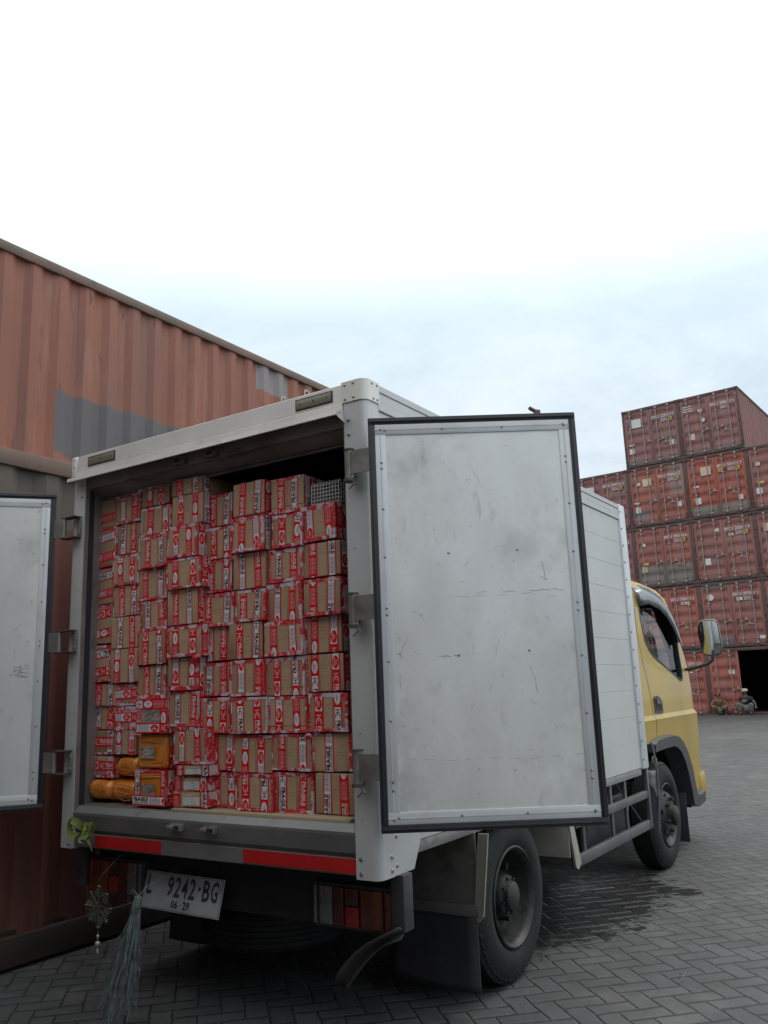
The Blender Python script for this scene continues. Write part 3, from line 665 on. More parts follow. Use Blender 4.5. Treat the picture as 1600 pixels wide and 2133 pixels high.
# open doors, each built along local x from its hinge
def door(sx, ang, side):
    d = empty('cargo_door', (sx*1.031, -.06, 0), ang); d.parent = T; L = .869; za, zb = .885, 2.530; s = side   # s: local y direction of the inner face
    def bx(m, x0, x1, y0, y1, z0, z1, bev=0): m.box(x0, x1, min(s*y0, s*y1), max(s*y0, s*y1), z0, z1, bev)
    b = MB(); bx(b, .012, L-.012, -.050, -.012, za+.012, zb-.012, .002); bx(b, .06, L-.06, -.014, -.0085, za+.07, zb-.07); part('panel', b, DOORP(), d)
    b = MB(); fw = .045
    for (x0, x1, z0, z1) in ((.028, L-.028, zb-.03-fw, zb-.03), (.028, L-.028, za+.03, za+.03+fw), (.028, .028+fw, za+.03+fw, zb-.03-fw), (L-.028-fw, L-.028, za+.03+fw, zb-.03-fw)):
        bx(b, x0, x1, -.014, -.004, z0, z1, .0015); 
        if z1-z0 > .1: bx(b, (x0+x1)/2-.002, (x0+x1)/2+.002, -.004, -.0025, z0, z1)
        else: bx(b, x0, x1, -.004, -.0025, (z0+z1)/2-.002, (z0+z1)/2+.002)
    part('edge_trim', b, FRAMEP(), d)
    b = MB(); gw = .030
    for (x0, x1, z0, z1) in ((0, L, zb-gw, zb), (0, L, za, za+gw), (0, gw, za+gw, zb-gw), (L-gw, L, za+gw, zb-gw)):
        bx(b, x0, x1, -.022, -.002, z0, z1, .004)
        if z1-z0 > .1: bx(b, x0+.010, x0+.018, -.003, .004, z0, z1, .003)
        else: bx(b, x0+.01, x1-.01, -.003, .004, z0+.010, z0+.018, .003)
    part('rubber_gasket', b, RUBBER(), d)
    b = MB()
    lz = [122, 301, 332, 544, 790, 1046, 1078, 1305, 1588, 1870, 1909, 2042]; rz_ = [92, 264, 295, 513, 761, 1016, 1055, 1278, 1554, 1820, 1855, 2006]
    for q in lz: b.dome((.052, -s*.003, zb-(q-60)/2040*1.645), .0055, (0, s, 0), .5)
    for q in rz_: b.dome((L-.052, -s*.003, zb-(q-30)/2040*1.645), .0055, (0, s, 0), .5)
    for q in (.07, .31, .56, .82): b.dome((q, -s*.003, zb-.055), .0055, (0, s, 0), .5); b.dome((q, -s*.003, za+.055), .0055, (0, s, 0), .5)
    for x, z in ((.31, 1.95), (.59, 1.955), (.33, 1.54), (.61, 1.55)): b.dome((x, -s*.009, z), .0055, (0, s, 0), .5)
    part('rivets', b, RIVET(), d)
    # scuffs and dents
    r = random.Random(5 if sx > 0 else 8); b = MB()
    def stroke(x, z, dx, dz, wd, k=6, wob=.004):
        pts = [(x+dx*i/k+r.uniform(-wob, wob), z+dz*i/k+r.uniform(-wob, wob)) for i in range(k+1)]
        for i in range(k):
            if r.random() < .15: continue
            (xa, zc), (xb, zd) = pts[i], pts[i+1]; l = math.hypot(xb-xa, zd-zc) or 1; nx, nz = -(zd-zc)/l, (xb-xa)/l; q = wd*r.uniform(.4, 1); y = -s*.0079
            b.poly([(xa+nx*q, y, zc+nz*q), (xb+nx*q*.6, y, zd+nz*q*.6), (xb-nx*q*.6, y, zd-nz*q*.6), (xa-nx*q, y, zc-nz*q)])
    if sx > 0:
        U = lambda X: (X-60)/1060*.87; Z = lambda Y: zb-(Y-40)/2060*1.645
        for X, Y, dX, dY, wd in ((560, 300, 60, 120, .001), (600, 405, 150, 100, .0007), (370, 610, 10, 110, .0009), (510, 840, 100, -95, .0011), (478, 913, 45, -2, .001), (640, 750, 130, -15, .0007),
              (878, 900, 35, 18, .0028), (893, 825, 12, 85, .002), (370, 990, 200, -2, .0009), (570, 972, 40, -2, .0016), (690, 972, 60, -3, .0018), (830, 970, 170, 0, .0022), (220, 1180, -45, 90, .0015),
              (365, 1283, 110, -4, .0022), (470, 1272, 80, -2, .0012), (658, 1200, -18, 85, .0012), (808, 1345, 26, 130, .0018), (770, 1497, 50, 32, .0013), (120, 990, 30, -22, .001), (170, 1590, 20, 28, .0012),
              (175, 1260, 12, 20, .003), (175, 1180, 12, 20, .002), (175, 1370, 5, 60, .0016), (800, 1700, 150, -70, .0007), (110, 440, 15, 16, .0022), (1060, 1270, 8, 0, .002)):
            stroke(U(X), Z(Y), dX/1060*.87, -dY/2060*1.645, wd*.75)
        for k in range(9): stroke(.09+k*.083, Z(1775+r.uniform(-8, 8)), .05, r.uniform(-.004, .004), .0009)
        for k in range(4): stroke(.4+k*.1, Z(985+r.uniform(0, 25)), .05, 0, .0009)
        part('scratch_marks', b, mat('scratch_grey', (.20, .205, .21), (.34, .345, .35), 30, .5), d, smooth=0)
    else:
        for k in range(12): stroke(r.uniform(.08, .5), r.uniform(1.0, 2.3), r.uniform(-.02, .03), r.uniform(-.02, .02), .0018)
        for k in range(9): stroke(.09+r.uniform(0, .05), 1.55+k*.007, .05, r.uniform(-.003, .003), .003)
        part('scratch_marks', b, mat('scratch_grey', (.20, .205, .21), (.34, .345, .35), 30, .5), d, smooth=0)
    return d
DR = door(1, .5943, -1); DL = door(-1, 4.023, 1)
# hinges
for sx, zs in ((1, (2.352, 1.742, 1.124)), (-1, (2.333, 1.724, 1.114))):
    for z in zs:
        b = MB(); x = sx*.925
        if sx > 0:
            b.tube([(.917, -.038, z-.062), (.917, -.038, z+.062)], .019, 14); b.mi = 1
            b.tube([(.917, -.038, z-.074), (.917, -.038, z-.062)], .027, 14); b.tube([(.917, -.038, z+.062), (.917, -.038, z+.068)], .024, 14)
            b.mi = 0
            b.poly([(.93, -.052, z-.048), (.955, -.062, z-.048), (1.03, -.058, z-.048), (1.03, -.052, z-.048), (.955, -.056, z-.048), (.93, -.044, z-.048)], (0, 0, .10))
            b.box(.88, .93, -.012, -.001, z-.05, z+.05, .003)
            b.mi = 1; b.tube([(.935, -.045, z-.072), (.945, -.05, z-.09), (.925, -.06, z-.11)], .004, 6); b.tube([(.935, -.045, z-.072), (.965, -.06, z-.095)], .003, 6)
        else:
            b.tube([(-.985, -.04, z-.05), (-.985, -.04, z+.05)], .014, 12)
            b.poly([(-.99, -.052, z-.05), (-1.06, -.075, z-.05), (-1.06, -.068, z-.05), (-.99, -.044, z-.05)], (0, 0, .10))
            b.mi = 1; b.box(-.998, -.885, -.052, -.002, z+.052, z+.060, .003); b.box(-.998, -.885, -.052, -.002, z-.060, z-.052, .003); b.mi = 0
            b.box(-.91, -.885, -.012, -.001, z-.055, z+.055, .003)
            b.dome((-.897, -.012, z+.03), .008); b.dome((-.897, -.012, z-.03), .008)
        part('door_hinge', b, [mat('hinge_steel', (.30, .30, .28), (.20, .20, .185), 12, .4, .6, .1, 40), mat('hinge_dark_steel', (.11, .105, .095), (.06, .055, .05), 12, .55, .5)])
# small handle pin standing on the right door's top edge
b = MB(); b.box(.703, .730, .015, .035, 2.50, 2.549, .004); b.tube([(.728, .025, 2.543), (.708, .025, 2.546), (.686, .025, 2.560)], .0085, 10); b.dome((.686, .025, 2.560), .0085, (-.6, 0, .4))
part('latch_bar_end', b, mat('rusty_latch', (.09, .06, .05), (.16, .13, .12), 30, .7), DR)

# chassis, lamps, plate
b = MB()
for sx in (-1, 1): b.box(sx*.36-.035, sx*.36+.035, .27, 5.2, .50, .70, .004)
for y in (.27, 1.0, 2.1, 3.2, 4.4): b.box(-.33, .33, y, y+.06, .54, .66)
for sx in (-1, 1):
    for y in (.3, .9, 1.5, 2.1, 2.7, 3.3): b.box(-.93, .93, y, y+.05, .72, .80)
    for k in range(4): b.box(sx*.44-.035, sx*.44+.035, .65+.07*k, 1.85-.07*k, .44-.012*k, .45-.012*k)
b.tube([(-.7, 1.23, .39), (.7, 1.23, .39)], .055, 12); b.lathe([(-.16, .06), (-.10, .15), (.0, .18), (.10, .15), (.16, .06)], 'x', (0, 1.23, .39), 20)
b.tube([(-.7, 4.12, .36), (.7, 4.12, .36)], .04, 10); b.tube([(0, 1.3, .42), (0, 4.4, .55)], .04, 10)
b.box(-.3, .3, 3.9, 4.9, .45, .75, .02); b.box(-.30, .50, .24, .28, .45, .64); b.box(-.86, -.56, 1.75, 2.9, .30, .66, .02); b.box(-.5, .9, 2.4, 2.44, .35, .7)
part('chassis', b, DARKM())
b = MB(); b.box(-.9, .9, .20, .235, .46, .70); part('lamp_panel', b, DARKM())
cl = mat('clear_lens', (.13, .14, .145), (.08, .085, .085), 60, .2, .1, .3, 120, coat=.5); dr = mat('dark_red_lens', (.06, .005, .004), (.04, .004, .004), 40, .2, 0, .3, 120, coat=.5)
rd = mat('red_lens', (.22, .011, .006), (.16, .008, .005), 40, .2, 0, .3, 120, coat=.5); orl = mat('orange_lens', (.15, .028, .004), (.07, .012, .003), 14, .2, 0, .4, 90, coat=.5, stretch=(3, 1, .5))
for sx in (1, -1):
    t = MB(); x = lambda a, c: sorted((sx*a, sx*c))
    t.box(*x(.525, .935), .165, .20, .462, .636, .006); h = part('tail_lamp', t, BLKP())
    for a, c, z0_, z1_, m_ in ((.535, .552, .475, .625, cl), (.565, .632, .475, .625, cl), (.637, .692, .475, .625, dr), (.697, .765, .475, .555, rd), (.697, .765, .558, .625, dr), (.775, .885, .475, .625, orl), (.892, .925, .475, .625, orl)):
        t = MB(); t.box(*x(a, c), .148, .170, z0_, z1_, .006); part('lens', t, m_, h)
    t = MB(); t.box(*x(.937, 1.0), .13, .20, .49, .70, .004); part('lamp_bracket', t, mat('grey_bracket', (.055, .056, .056), (.035, .035, .035), 9, .6, .2))
b = MB()    # bent scoop hanging under the right lamp
path = [((.99, .52), (.985, .465)), ((.90, .475), (.912, .438)), ((.84, .445), (.865, .405)), ((.78, .405), (.815, .360)), ((.73, .36), (.768, .308)), ((.69, .315), (.73, .262)), ((.665, .275), (.702, .228))]; P0 = []
for i, ((xa, za), (xb, zb_)) in enumerate(path):
    ring = []
    for k in range(7):
        u = k/6; ring.append(b.bm.verts.new((xa+(xb-xa)*u, .10+.035*math.sin(PI*u)+.02*u, za+(zb_-za)*u)))
    P0.append(ring)
fs = [b.bm.faces.new((P0[i][k], P0[i+1][k], P0[i+1][k+1], P0[i][k+1])) for i in range(len(P0)-1) for k in range(6)]
bb = part('bent_underrun_strip', b, mat('dull_strip', (.05, .049, .046), (.032, .031, .030), 15, .6, .2, .2, 60)); md = bb.modifiers.new('t', 'SOLIDIFY'); md.thickness = .006
# licence plate, tilted a little
b = MB(); b.box(-.258, .258, -.002, .002, -.083, .083, .0018); b.mi = 1
for z in (-.078, .076): b.box(-.25, .25, -.0035, -.0015, z, z+.0015)
for x in (-.2525, .251): b.box(x, x+.0015, -.0035, -.0015, -.076, .076)
b.mi = 0
LP = part('licence_plate', b, [mat('plate_white', (.40, .43, .455), (.32, .345, .37), 5, .45, .1, .05, 60, spots=[((.20, .21, .21), 9, .58, .75)]), mat('plate_black', (.02, .022, .028), (.06, .06, .065), 30, .5)],
          loc=(-.243, .145, .517), rot=(math.radians(-15), math.radians(.6), 0))
b = MB(); mx = face_mx(-.0035)
put_text(b, 'L', -.236, -.020, .036, .090, mx, 0, .02)
for ch, x in zip('9242', (-.098, -.050, -.002, .046)): put_text(b, ch, x, -.020, .040, .090, mx, 0, .02)
for ch, x in zip('BG', (.134, .186)): put_text(b, ch, x, -.020, .044, .090, mx, 0, .02)
put_text(b, '06', -.055, -.068, .045, .036, mx, 0, .03); put_text(b, '29', .022, -.068, .045, .036, mx, 0, .03)
b.tube([(.111, -.0035, .030), (.111, -.0028, .030)], .009, 8); b.tube([(.006, -.0035, -.05), (.006, -.0028, -.05)], .004, 8)
part('plate_number', b, MATS['plate_black'], LP, smooth=0, recalc=False)
# spare wheel lying flat under the rear
def wheel(parent, xo, w_, R=.392, rear=False, name='wheel', outward=1):
    """wheel along x; outer face at xo (local), wheel centre on the local axis"""
    e = empty(name, (0, 0, 0)); e.parent = parent; s = outward; h = w_
    b = MB()
    pr = [(-.012, .235), (.004, .262), (.006, .30), (-.002, .345), (-.018, .372), (-.030, .384)]
    tread = []
    for k in range(5):
        a = -.035-k*(h-.07)/5; bb_ = -.035-(k+1)*(h-.07)/5+.006
        tread += [(a, R), (bb_, R), (bb_-.001, R-.009), (bb_-.006+.001, R-.009)]
    prof = pr+tread+[(-h+.03, .384), (-h+.018, .372), (-h+.002, .345), (-h-.004, .30), (-h+.006, .25), (-h+.02, .235)]
    b.lathe([(xo*s+s*t, r) for t, r in prof], 'x', n=72)
    # shoulder blocks
    for k in range(54):
        a = 2*PI*k/54; c, sn = math.cos(a), math.sin(a)
        for xs in (-.020, -h+.022):
            old = b.mx; b.mx = Matrix.Rotation(a, 4, 'X'); xx = s*(xo+xs); b.box(xx-.006, xx+.006, -.014, .014, R-.032, R-.0165, .002, 1); b.mx = old
    b.build('tyre', TYRE(), e, smooth=40)
    b = MB(); q = lambda t, r: (s*(xo+t), r)
    if rear:
        b.lathe([q(-.015, .238), q(.000, .236), q(.004, .228), q(-.004, .222), q(-.012, .214), q(-.030, .208), q(-.10, .198), q(-.120, .185), q(-.125, .145), q(-.115, .11), q(-.11, .085), q(-.11, .0)], 'x', n=48)
        b.build('rim', RIM(), e, smooth=40); b = MB()
        b.lathe([q(-.11, .105), q(-.05, .100), q(-.035, .092), q(-.030, .072), q(-.008, .066), q(.002, .050), q(.004, .0005)], 'x', n=24)
        for k in range(8):
            a = 2*PI*k/8+.2; c = Vector((s*(xo-.034), .082*math.cos(a), .082*math.sin(a))); b.tube([c, c+Vector((s*.012, 0, 0))], .008, 6)
        for k in range(6):
            a = 2*PI*k/6; c = Vector((s*(xo-.118), .142*math.cos(a), .142*math.sin(a))); b.tube([c, c+Vector((s*.050, 0, 0))], .017, 6)
        b.build('hub', RIM(), e, smooth=30)
    else:
        b.lathe([q(-.015, .238), q(.000, .236), q(.004, .228), q(-.006, .220), q(-.022, .210), q(-.045, .196), q(-.035, .180), q(.0, .155), q(.012, .130), q(.014, .10), q(.014, .0)], 'x', n=48)
        b.build('rim', RIM(), e, smooth=40); b = MB()
        b.lathe([q(.012, .072), q(.060, .066), q(.070, .050), q(.074, .0005)], 'x', n=20)
        for k in range(6):
            a = 2*PI*k/6+.3; c = Vector((s*(xo+.012), .115*math.cos(a), .115*math.sin(a))); b.tube([c, c+Vector((s*.028, 0, 0))], .015, 6)
        for k in range(6):
            a = 2*PI*k/6+.8; c = Vector((s*(xo+.0), .155*math.cos(a), .155*math.sin(a))); b.tube([c, c+Vector((s*.006, 0, 0))], .017, 10)
        b.build('hub', RIM(), e, smooth=30)
    return e
for sx in (1, -1):
    e = wheel(T, .95, .205, rear=True, outward=sx); e.location = (0, 1.235, .392)
    e = wheel(T, .72, .205, rear=True, outward=sx); e.location = (0, 1.235, .392)
    e = wheel(T, .935, .205, rear=False, outward=sx); e.location = (0, 4.10, .392)
e = wheel(T, .10, .20, rear=False, name='spare_wheel', outward=1); e.location = (-.22, .80, .29); e.rotation_euler = (0, PI/2, 0)
# mud guards and flaps behind the rear wheels
for sx in (1, -1):
    x = lambda a, c: sorted((sx*a, sx*c))
    b = MB(); b.box(*x(.50, .985), .775, .782, .40, .76, .001); b.box(*x(.50, .985), .768, .776, .40, .45, .001)
    for q in (.72, .93): b.dome((sx*q, .768, .425), .007)
    part('mud_guard', b, mat('guard_metal', (.16, .155, .145), (.10, .098, .09), 5, .6, .3, .1, 30, spots=[((.05, .045, .04), 5, .5, .7)]))
    b = MB(); b.poly([(sx*1.005, .77, .76), (sx*1.055, .77, .76), (sx*1.010, .77, .405), (sx*.985, .77, .38), (sx*.965, .77, .40), (sx*.985, .77, .60)], (0, .012, 0)); part('guard_edge_strip', b, mat('cream_strip', (.34, .33, .29), (.25, .24, .21), 8, .55, .2))
    b = MB(); NX, NZ = 8, 10; g_ = []
    for i in range(NX+1):
        row = []
        for k in range(NZ+1):
            u, v = i/NX, k/NZ; row.append(b.bm.verts.new((sx*(.50+.475*u+.008*v*u), .778-.02*v*v+.012*math.sin(u*5+v*2)*v, .41-.31*v-.012*u*v)))
        g_.append(row)
    for i in range(NX):
        for k in range(NZ): b.bm.faces.new((g_[i][k], g_[i+1][k], g_[i+1][k+1], g_[i][k+1]))
    fl = part('mud_flap', b, RUBBER()); md = fl.modifiers.new('t', 'SOLIDIFY'); md.thickness = .006
    b = MB(); b.poly([(sx*.975, 1.90, .72), (sx*.975, 1.955, .72), (sx*.975, 2.065, .405), (sx*.975, 2.02, .375), (sx*.975, 1.985, .39)], (sx*.012, 0, 0)); b.box(*x(.60, .974), 1.93, 1.94, .45, .74)
    part('front_guard_strip', b, mat('cream_strip', (.34, .33, .29)))
    # side guard rails
    b = MB(); b.box(*x(.945, .975), 2.06, 3.52, .378, .440, .004); b.box(*x(.945, .975), 2.06, 3.52, .588, .640, .004)
    b.poly([(sx*.95, 2.03, .37), (sx*.95, 2.07, .37), (sx*.95, 1.99, .70), (sx*.95, 1.95, .70)], (sx*.02, 0, 0)); b.mi = 0
    b.box(*x(.950, .980), 3.49, 3.53, .38, .795, .003)
    for y in (2.22, 2.75, 3.05): b.box(*x(.935, .953), y, y+.035, .40, .76, .002)
    b.tube([(sx*.93, 2.95, .74), (sx*.93, 3.45, .42)], .006, 6); b.tube([(sx*.93, 2.12, .44), (sx*.93, 2.06, .60)], .006, 6)
    part('side_guard', b, STEELR())
b = MB(); b.tube([(.86, 2.13, .64), (.86, 2.13, .50)], .045, 16); b.tube([(.86, 2.13, .52), (.86, 2.13, .505)], .052, 16); part('small_reservoir', b, mat('pale_canister', (.22, .21, .18), (.16, .15, .13), 9, .5, .3))
b = MB(); b.box(.45, .88, 2.45, 3.3, .34, .66, .03); part('battery_box', b, mat('blue_black_box', (.02, .022, .028), (.03, .032, .04), 5, .5))
b = MB()
b.lathe([(.545, .0005), (.548, .045), (.556, .052), (.60, .052), (.61, .049), (.62, .052), (.68, .052), (.69, .049), (.70, .052), (.73, .052), (.74, .045), (.742, .0005)], 'z', (.90, 3.86, 0), 24)
part('air_reservoir', b, mat('reservoir_grey', (.27, .275, .27), (.2, .2, .2), 6, .45, .1))
b = MB(); pr = []
for k in range(14): pr += [(.20+k*.024, .044), (.212+k*.024, .037)]
b.lathe([(.20, .0005)]+pr+[(.545, .04)], 'z', (.895, 3.86, 0), 18); part('ribbed_hose', b, BLKP())
b = MB(); b.tube([(.93, 3.80, .28), (.955, 3.82, .55), (.955, 3.84, .78), (.93, 3.85, .95)], .008, 6); b.lathe([(-.01, .0005), (-.01, .045), (.01, .045), (.01, .0005)], 'x', (.93, 3.88, .80), 16); part('filler_bracket', b, STEELR())

# ------------------------------------------------------------------ cab
CABW = [(.30, .84), (.60, .85), (1.085, .866), (1.10, .868), (1.135, .842), (1.45, .832), (2.05, .776), (2.16, .755), (2.24, .715), (2.30, .63), (2.335, .48)]
CABY = [(.30, 5.42), (.34, 5.50), (.56, 5.65), (.60, 5.60), (1.10, 5.63), (1.135, 5.62), (1.30, 5.64), (1.61, 5.60), (1.84, 5.50), (2.05, 5.40), (2.16, 5.33), (2.24, 5.20), (2.30, 4.98), (2.335, 4.55)]
def itp(t, z):
    if z <= t[0][0]: return t[0][1]
    for (a, va), (b_, vb) in zip(t, t[1:]):
        if z <= b_: return va+(vb-va)*(z-a)/(b_-a)
    return t[-1][1]
def cab_loft(inset=0):
    b = MB(); zs = [.30+inset, .34+inset*.5, .45, .56, .575, .60, .8, 1.0, 1.088, 1.10, 1.118, 1.135, 1.2, 1.3, 1.45, 1.61, 1.75, 1.84, 1.95, 2.05, 2.11, 2.16, 2.20, 2.24-inset, 2.27-inset, 2.30-inset, 2.32-inset, 2.335-inset]
    if inset: zs = sorted({z if z < 2.2 else min(z, 2.335-inset) for z in zs})
    rings = []
    for z in zs:
        zz = z if not inset else (z-.0 if z < 2.2 else z+inset)
        w_ = itp(CABW, zz)-inset; yf = itp(CABY, zz)+.10-inset; yr = 3.70+inset+(0 if zz < 2.25 else (zz-2.25)*1.2)
        rf, rr = .13, .05; pts = [(-w_, yr+rr)]
        pts = []
        for k in range(7):
            a = -PI/2+k*PI/12 - 0; pts.append((w_-rr+rr*math.cos(a), yr+rr+rr*math.sin(a)))
        pts += [(w_, y) for y in (4.0, 4.4, 4.8, 5.2) if y < yf-rf-.02]
        n_mid = 4
        while len(pts) < 7+4: pts.append((w_, yf-rf-.005*(7+4-len(pts))))
        for k in range(9):
            a = k*PI/16; pts.append((w_-rf+rf*math.cos(a), yf-rf+rf*math.sin(a)))
        bow = [(w_-rf)*.5, 0]
        pts.append(((w_-rf)*.5, yf+.03)); 
        full = pts+[(0, yf+.04)]+[(-x, y) for x, y in reversed(pts)]
        rings.append([b.bm.verts.new((x, y, z)) for x, y in full])
    n = len(rings[0])
    for i in range(len(rings)-1):
        for k in range(n): b.bm.faces.new((rings[i][k], rings[i][(k+1) % n], rings[i+1][(k+1) % n], rings[i+1][k]))
    b.bm.faces.new(rings[0][::-1]); b.bm.faces.new(rings[-1]); return b
def inW(z): return itp(CABW, z)
outer = cab_loft().build('cab_shell', [YEL(), mat('cab_interior', (.02, .021, .024), (.03, .03, .034), 6, .7)], None, smooth=0)
inner = cab_loft(.045).build('cut_a', YEL(), None, smooth=0)
WIN = [(4.44, 2.19), (4.385, 2.05), (4.36, 1.90), (4.37, 1.74), (4.44, 1.665), (4.55, 1.61), (5.27, 1.405), (5.345, 1.415), (5.37, 1.47), (5.41, 1.79), (5.34, 1.99), (5.20, 2.10), (5.0, 2.165), (4.73, 2.19)]
cw = MB(); cw.poly([(-1.2, y, z) for y, z in WIN], (2.4, 0, 0)); cutw = cw.build('cut_b', YEL(), None, smooth=0)
cf = MB(); cf.poly([(-.66, 5.25, 1.42), (.66, 5.25, 1.42), (.60, 5.25, 2.10), (-.60, 5.25, 2.10)], (0, .9, 0)); cutf = cf.build('cut_c', YEL(), None, smooth=0)
ca = MB(); arch = [(3.5, -.1), (3.5, .925)]+[(y, z) for y, z in ((4.60, .925), (4.72, .905), (4.84, .85), (4.95, .77), (5.05, .64), (5.12, .50), (5.17, .33), (5.17, -.1))]
ca.poly([(-1.2, y, z) for y, z in arch], (2.4, 0, 0)); cuta = ca.build('cut_d', YEL(), None, smooth=0)
cr = MB(); cr.box(-.6, .6, 3.4, 3.8, 1.5, 2.05); cutr = cr.build('cut_e', YEL(), None, smooth=0)
for c in (inner, cutw, cutf, cuta):
    md = outer.modifiers.new('b', 'BOOLEAN'); md.object = c; md.operation = 'DIFFERENCE'; md.solver = 'EXACT'
me = eval_mesh(outer)
me.materials.clear(); me.materials.append(YEL()); me.materials.append(MATS['cab_interior'])
from mathutils.bvhtree import BVHTree
bv = BVHTree.FromPolygons([v.co for v in outer.data.vertices], [tuple(p.vertices) for p in outer.data.polygons])
for o in (outer, inner, cutw, cutf, cuta, cutr): bpy.data.objects.remove(o)
for p in me.polygons:
    p.material_index = 1 if bv.find_nearest(p.center)[3] > .005 else 0
    p.use_smooth = True
try: me.set_sharp_from_angle(angle=math.radians(28))
except Exception: pass
CAB = link('cab', me, T)
# door shut lines, drip rail and ledge highlight strip follow the cab side
def side_strip(b, pts, wd, off=.0015, sx=1):
    for (ya, za), (yb, zb) in zip(pts, pts[1:]):
        l = math.hypot(yb-ya, zb-za) or 1; ny, nz = -(zb-za)/l*wd/2, (yb-ya)/l*wd/2
        q = [(ya+ny, za+nz), (yb+ny, zb+nz), (yb-ny, zb-nz), (ya-ny, za-nz)]
        b.poly([(sx*(inW(z)+off), y, z) for y, z in q])
for sx in (1, -1):
    b = MB()
    line = [(4.32, 2.17), (4.24, 2.0), (4.19, 1.8), (4.19, 1.56), (4.23, 1.42), (4.26, 1.30), (4.275, 1.20), (4.275, 1.135), (4.27, 1.118), (4.27, 1.10), (4.265, 1.088), (4.25, 1.0), (4.24, .93)]
    side_strip(b, line, .007, .0015, sx); part('shut_line', b, mat('shut_line_black', (.012, .012, .012), None, 5, .8), smooth=0)
    b = MB(); side_strip(b, [(4.45, .93), (5.5, .93)], .001, .0, sx); b.bm.clear()
    P = WIN+[WIN[0]]
    b = MB(); side_strip(b, P, .022, .003, sx); part('window_seal', b, RUBBER(), smooth=0)
    # glass
    b = MB(); vs = [b.bm.verts.new((sx*(inW(z)-.02), y, z)) for y, z in WIN]; b.bm.faces.new(vs); part('door_window', b, glass('tinted_glass', (.80, .84, .83), refl=.55), smooth=0)
    # rain visor over the window
    b = MB(); up = [(4.36, 2.205), (4.62, 2.245), (4.95, 2.235), (5.2, 2.175), (5.36, 2.07), (5.455, 1.87), (5.475, 1.76)]; dn = [(4.37, 2.04), (4.60, 2.07), (4.90, 2.04), (5.10, 1.98), (5.25, 1.88), (5.37, 1.77), (5.43, 1.70)]
    vu = [b.bm.verts.new((sx*(inW(min(z, 2.235))+.004), y, z)) for y, z in up]; vm = [b.bm.verts.new((sx*(inW((a[1]+c[1])/2)+.035), (a[0]+c[0])/2, (a[1]+c[1])/2+.01)) for a, c in zip(up, dn)]; vd = [b.bm.verts.new((sx*(inW(z)+.035), y, z)) for y, z in dn]
    for i in range(len(up)-1):
        b.bm.faces.new((vu[i], vu[i+1], vm[i+1], vm[i])); b.bm.faces.new((vm[i], vm[i+1], vd[i+1], vd[i]))
    b.bm.faces.new((vu[0], vm[0], vd[0], b.bm.verts.new((sx*(inW(dn[0][1])+.002), dn[0][0], dn[0][1]))))
    v = part('rain_visor', b, GREYP(), smooth=50); md = v.modifiers.new('t', 'SOLIDIFY'); md.thickness = .004
    # handle
    b = MB(); old = None; x = inW(1.21)
    pts = [(4.335, 1.145), (4.335, 1.27), (4.37, 1.285), (4.45, 1.285), (4.52, 1.262), (4.56, 1.225), (4.565, 1.155), (4.55, 1.140)]
    b.poly([(sx*(x-.002), y, z) for y, z in pts], (sx*.010, 0, 0)); b.mi = 1
    b.poly([(sx*(x+.0085), y, z) for y, z in [(4.365, 1.165), (4.365, 1.215), (4.53, 1.205), (4.535, 1.165)]], (sx*.001, 0, 0)); b.mi = 2
    b.poly([(sx*(x+.008), y, z) for y, z in [(4.365, 1.222), (4.37, 1.262), (4.45, 1.266), (4.52, 1.24), (4.535, 1.212)]], (sx*.010, 0, 0))
    part('door_handle', b, [BLKP(), mat('handle_recess', (.012, .012, .013), None, 9, .7), mat('handle_grip', (.06, .062, .066), (.05, .05, .053), 9, .4)], smooth=30)
    # wheel arch lip
    A = [(4.02, .93), (4.10, .955), (4.30, .965), (4.60, .965), (4.74, .945), (4.88, .885), (5.0, .79), (5.11, .65), (5.18, .50), (5.22, .42), (5.32, .40), (5.50, .42)]
    B = [(4.02, .86), (4.10, .865), (4.30, .87), (4.56, .87), (4.66, .855), (4.78, .81), (4.89, .72), (4.98, .60), (5.05, .46), (5.09, .34), (5.25, .30), (5.50, .32)]
    b = MB()
    ra = [b.bm.verts.new((sx*(inW(z)+.002), y, z)) for y, z in A]; rb = [b.bm.verts.new((sx*(inW(z)+.05), y+.01, z-.012)) for y, z in A]
    rc = [b.bm.verts.new((sx*(inW(z)+.05), y, z)) for y, z in B]; rd_ = [b.bm.verts.new((sx*(inW(z)-.10), y, z)) for y, z in B]
    for i in range(len(A)-1):
        for p_, q_ in ((ra, rb), (rb, rc), (rc, rd_)): b.bm.faces.new((p_[i], p_[i+1], q_[i+1], q_[i]))
    for e_ in (0, -1): b.bm.faces.new((ra[e_], rb[e_], rc[e_], rd_[e_]))
    part('wheel_arch', b, mat('arch_grey_plastic', (.05, .053, .057), (.035, .037, .04), 8, .5), smooth=35)
    b = MB(); b.box(*sorted((sx*.45, sx*.86)), 4.93, 4.94, .05, .45, .002); part('front_mud_flap', b, RUBBER())
    b = MB(); b.box(*sorted((sx*.66, sx*.85)), 5.60, 5.70, .86, 1.06, .03); part('headlamp', b, mat('headlamp_glass', (.45, .47, .48), (.3, .32, .33), 30, .15, .3, coat=.6))
    b = MB(); b.box(*sorted((sx*.60, sx*.858)), 5.52, 5.74, .345, .565, .03); part('bumper_end', b, YEL())
b = MB(); b.box(-.60, .60, 5.52, 5.74, .345, .56, .03); part('bumper', b, YEL())
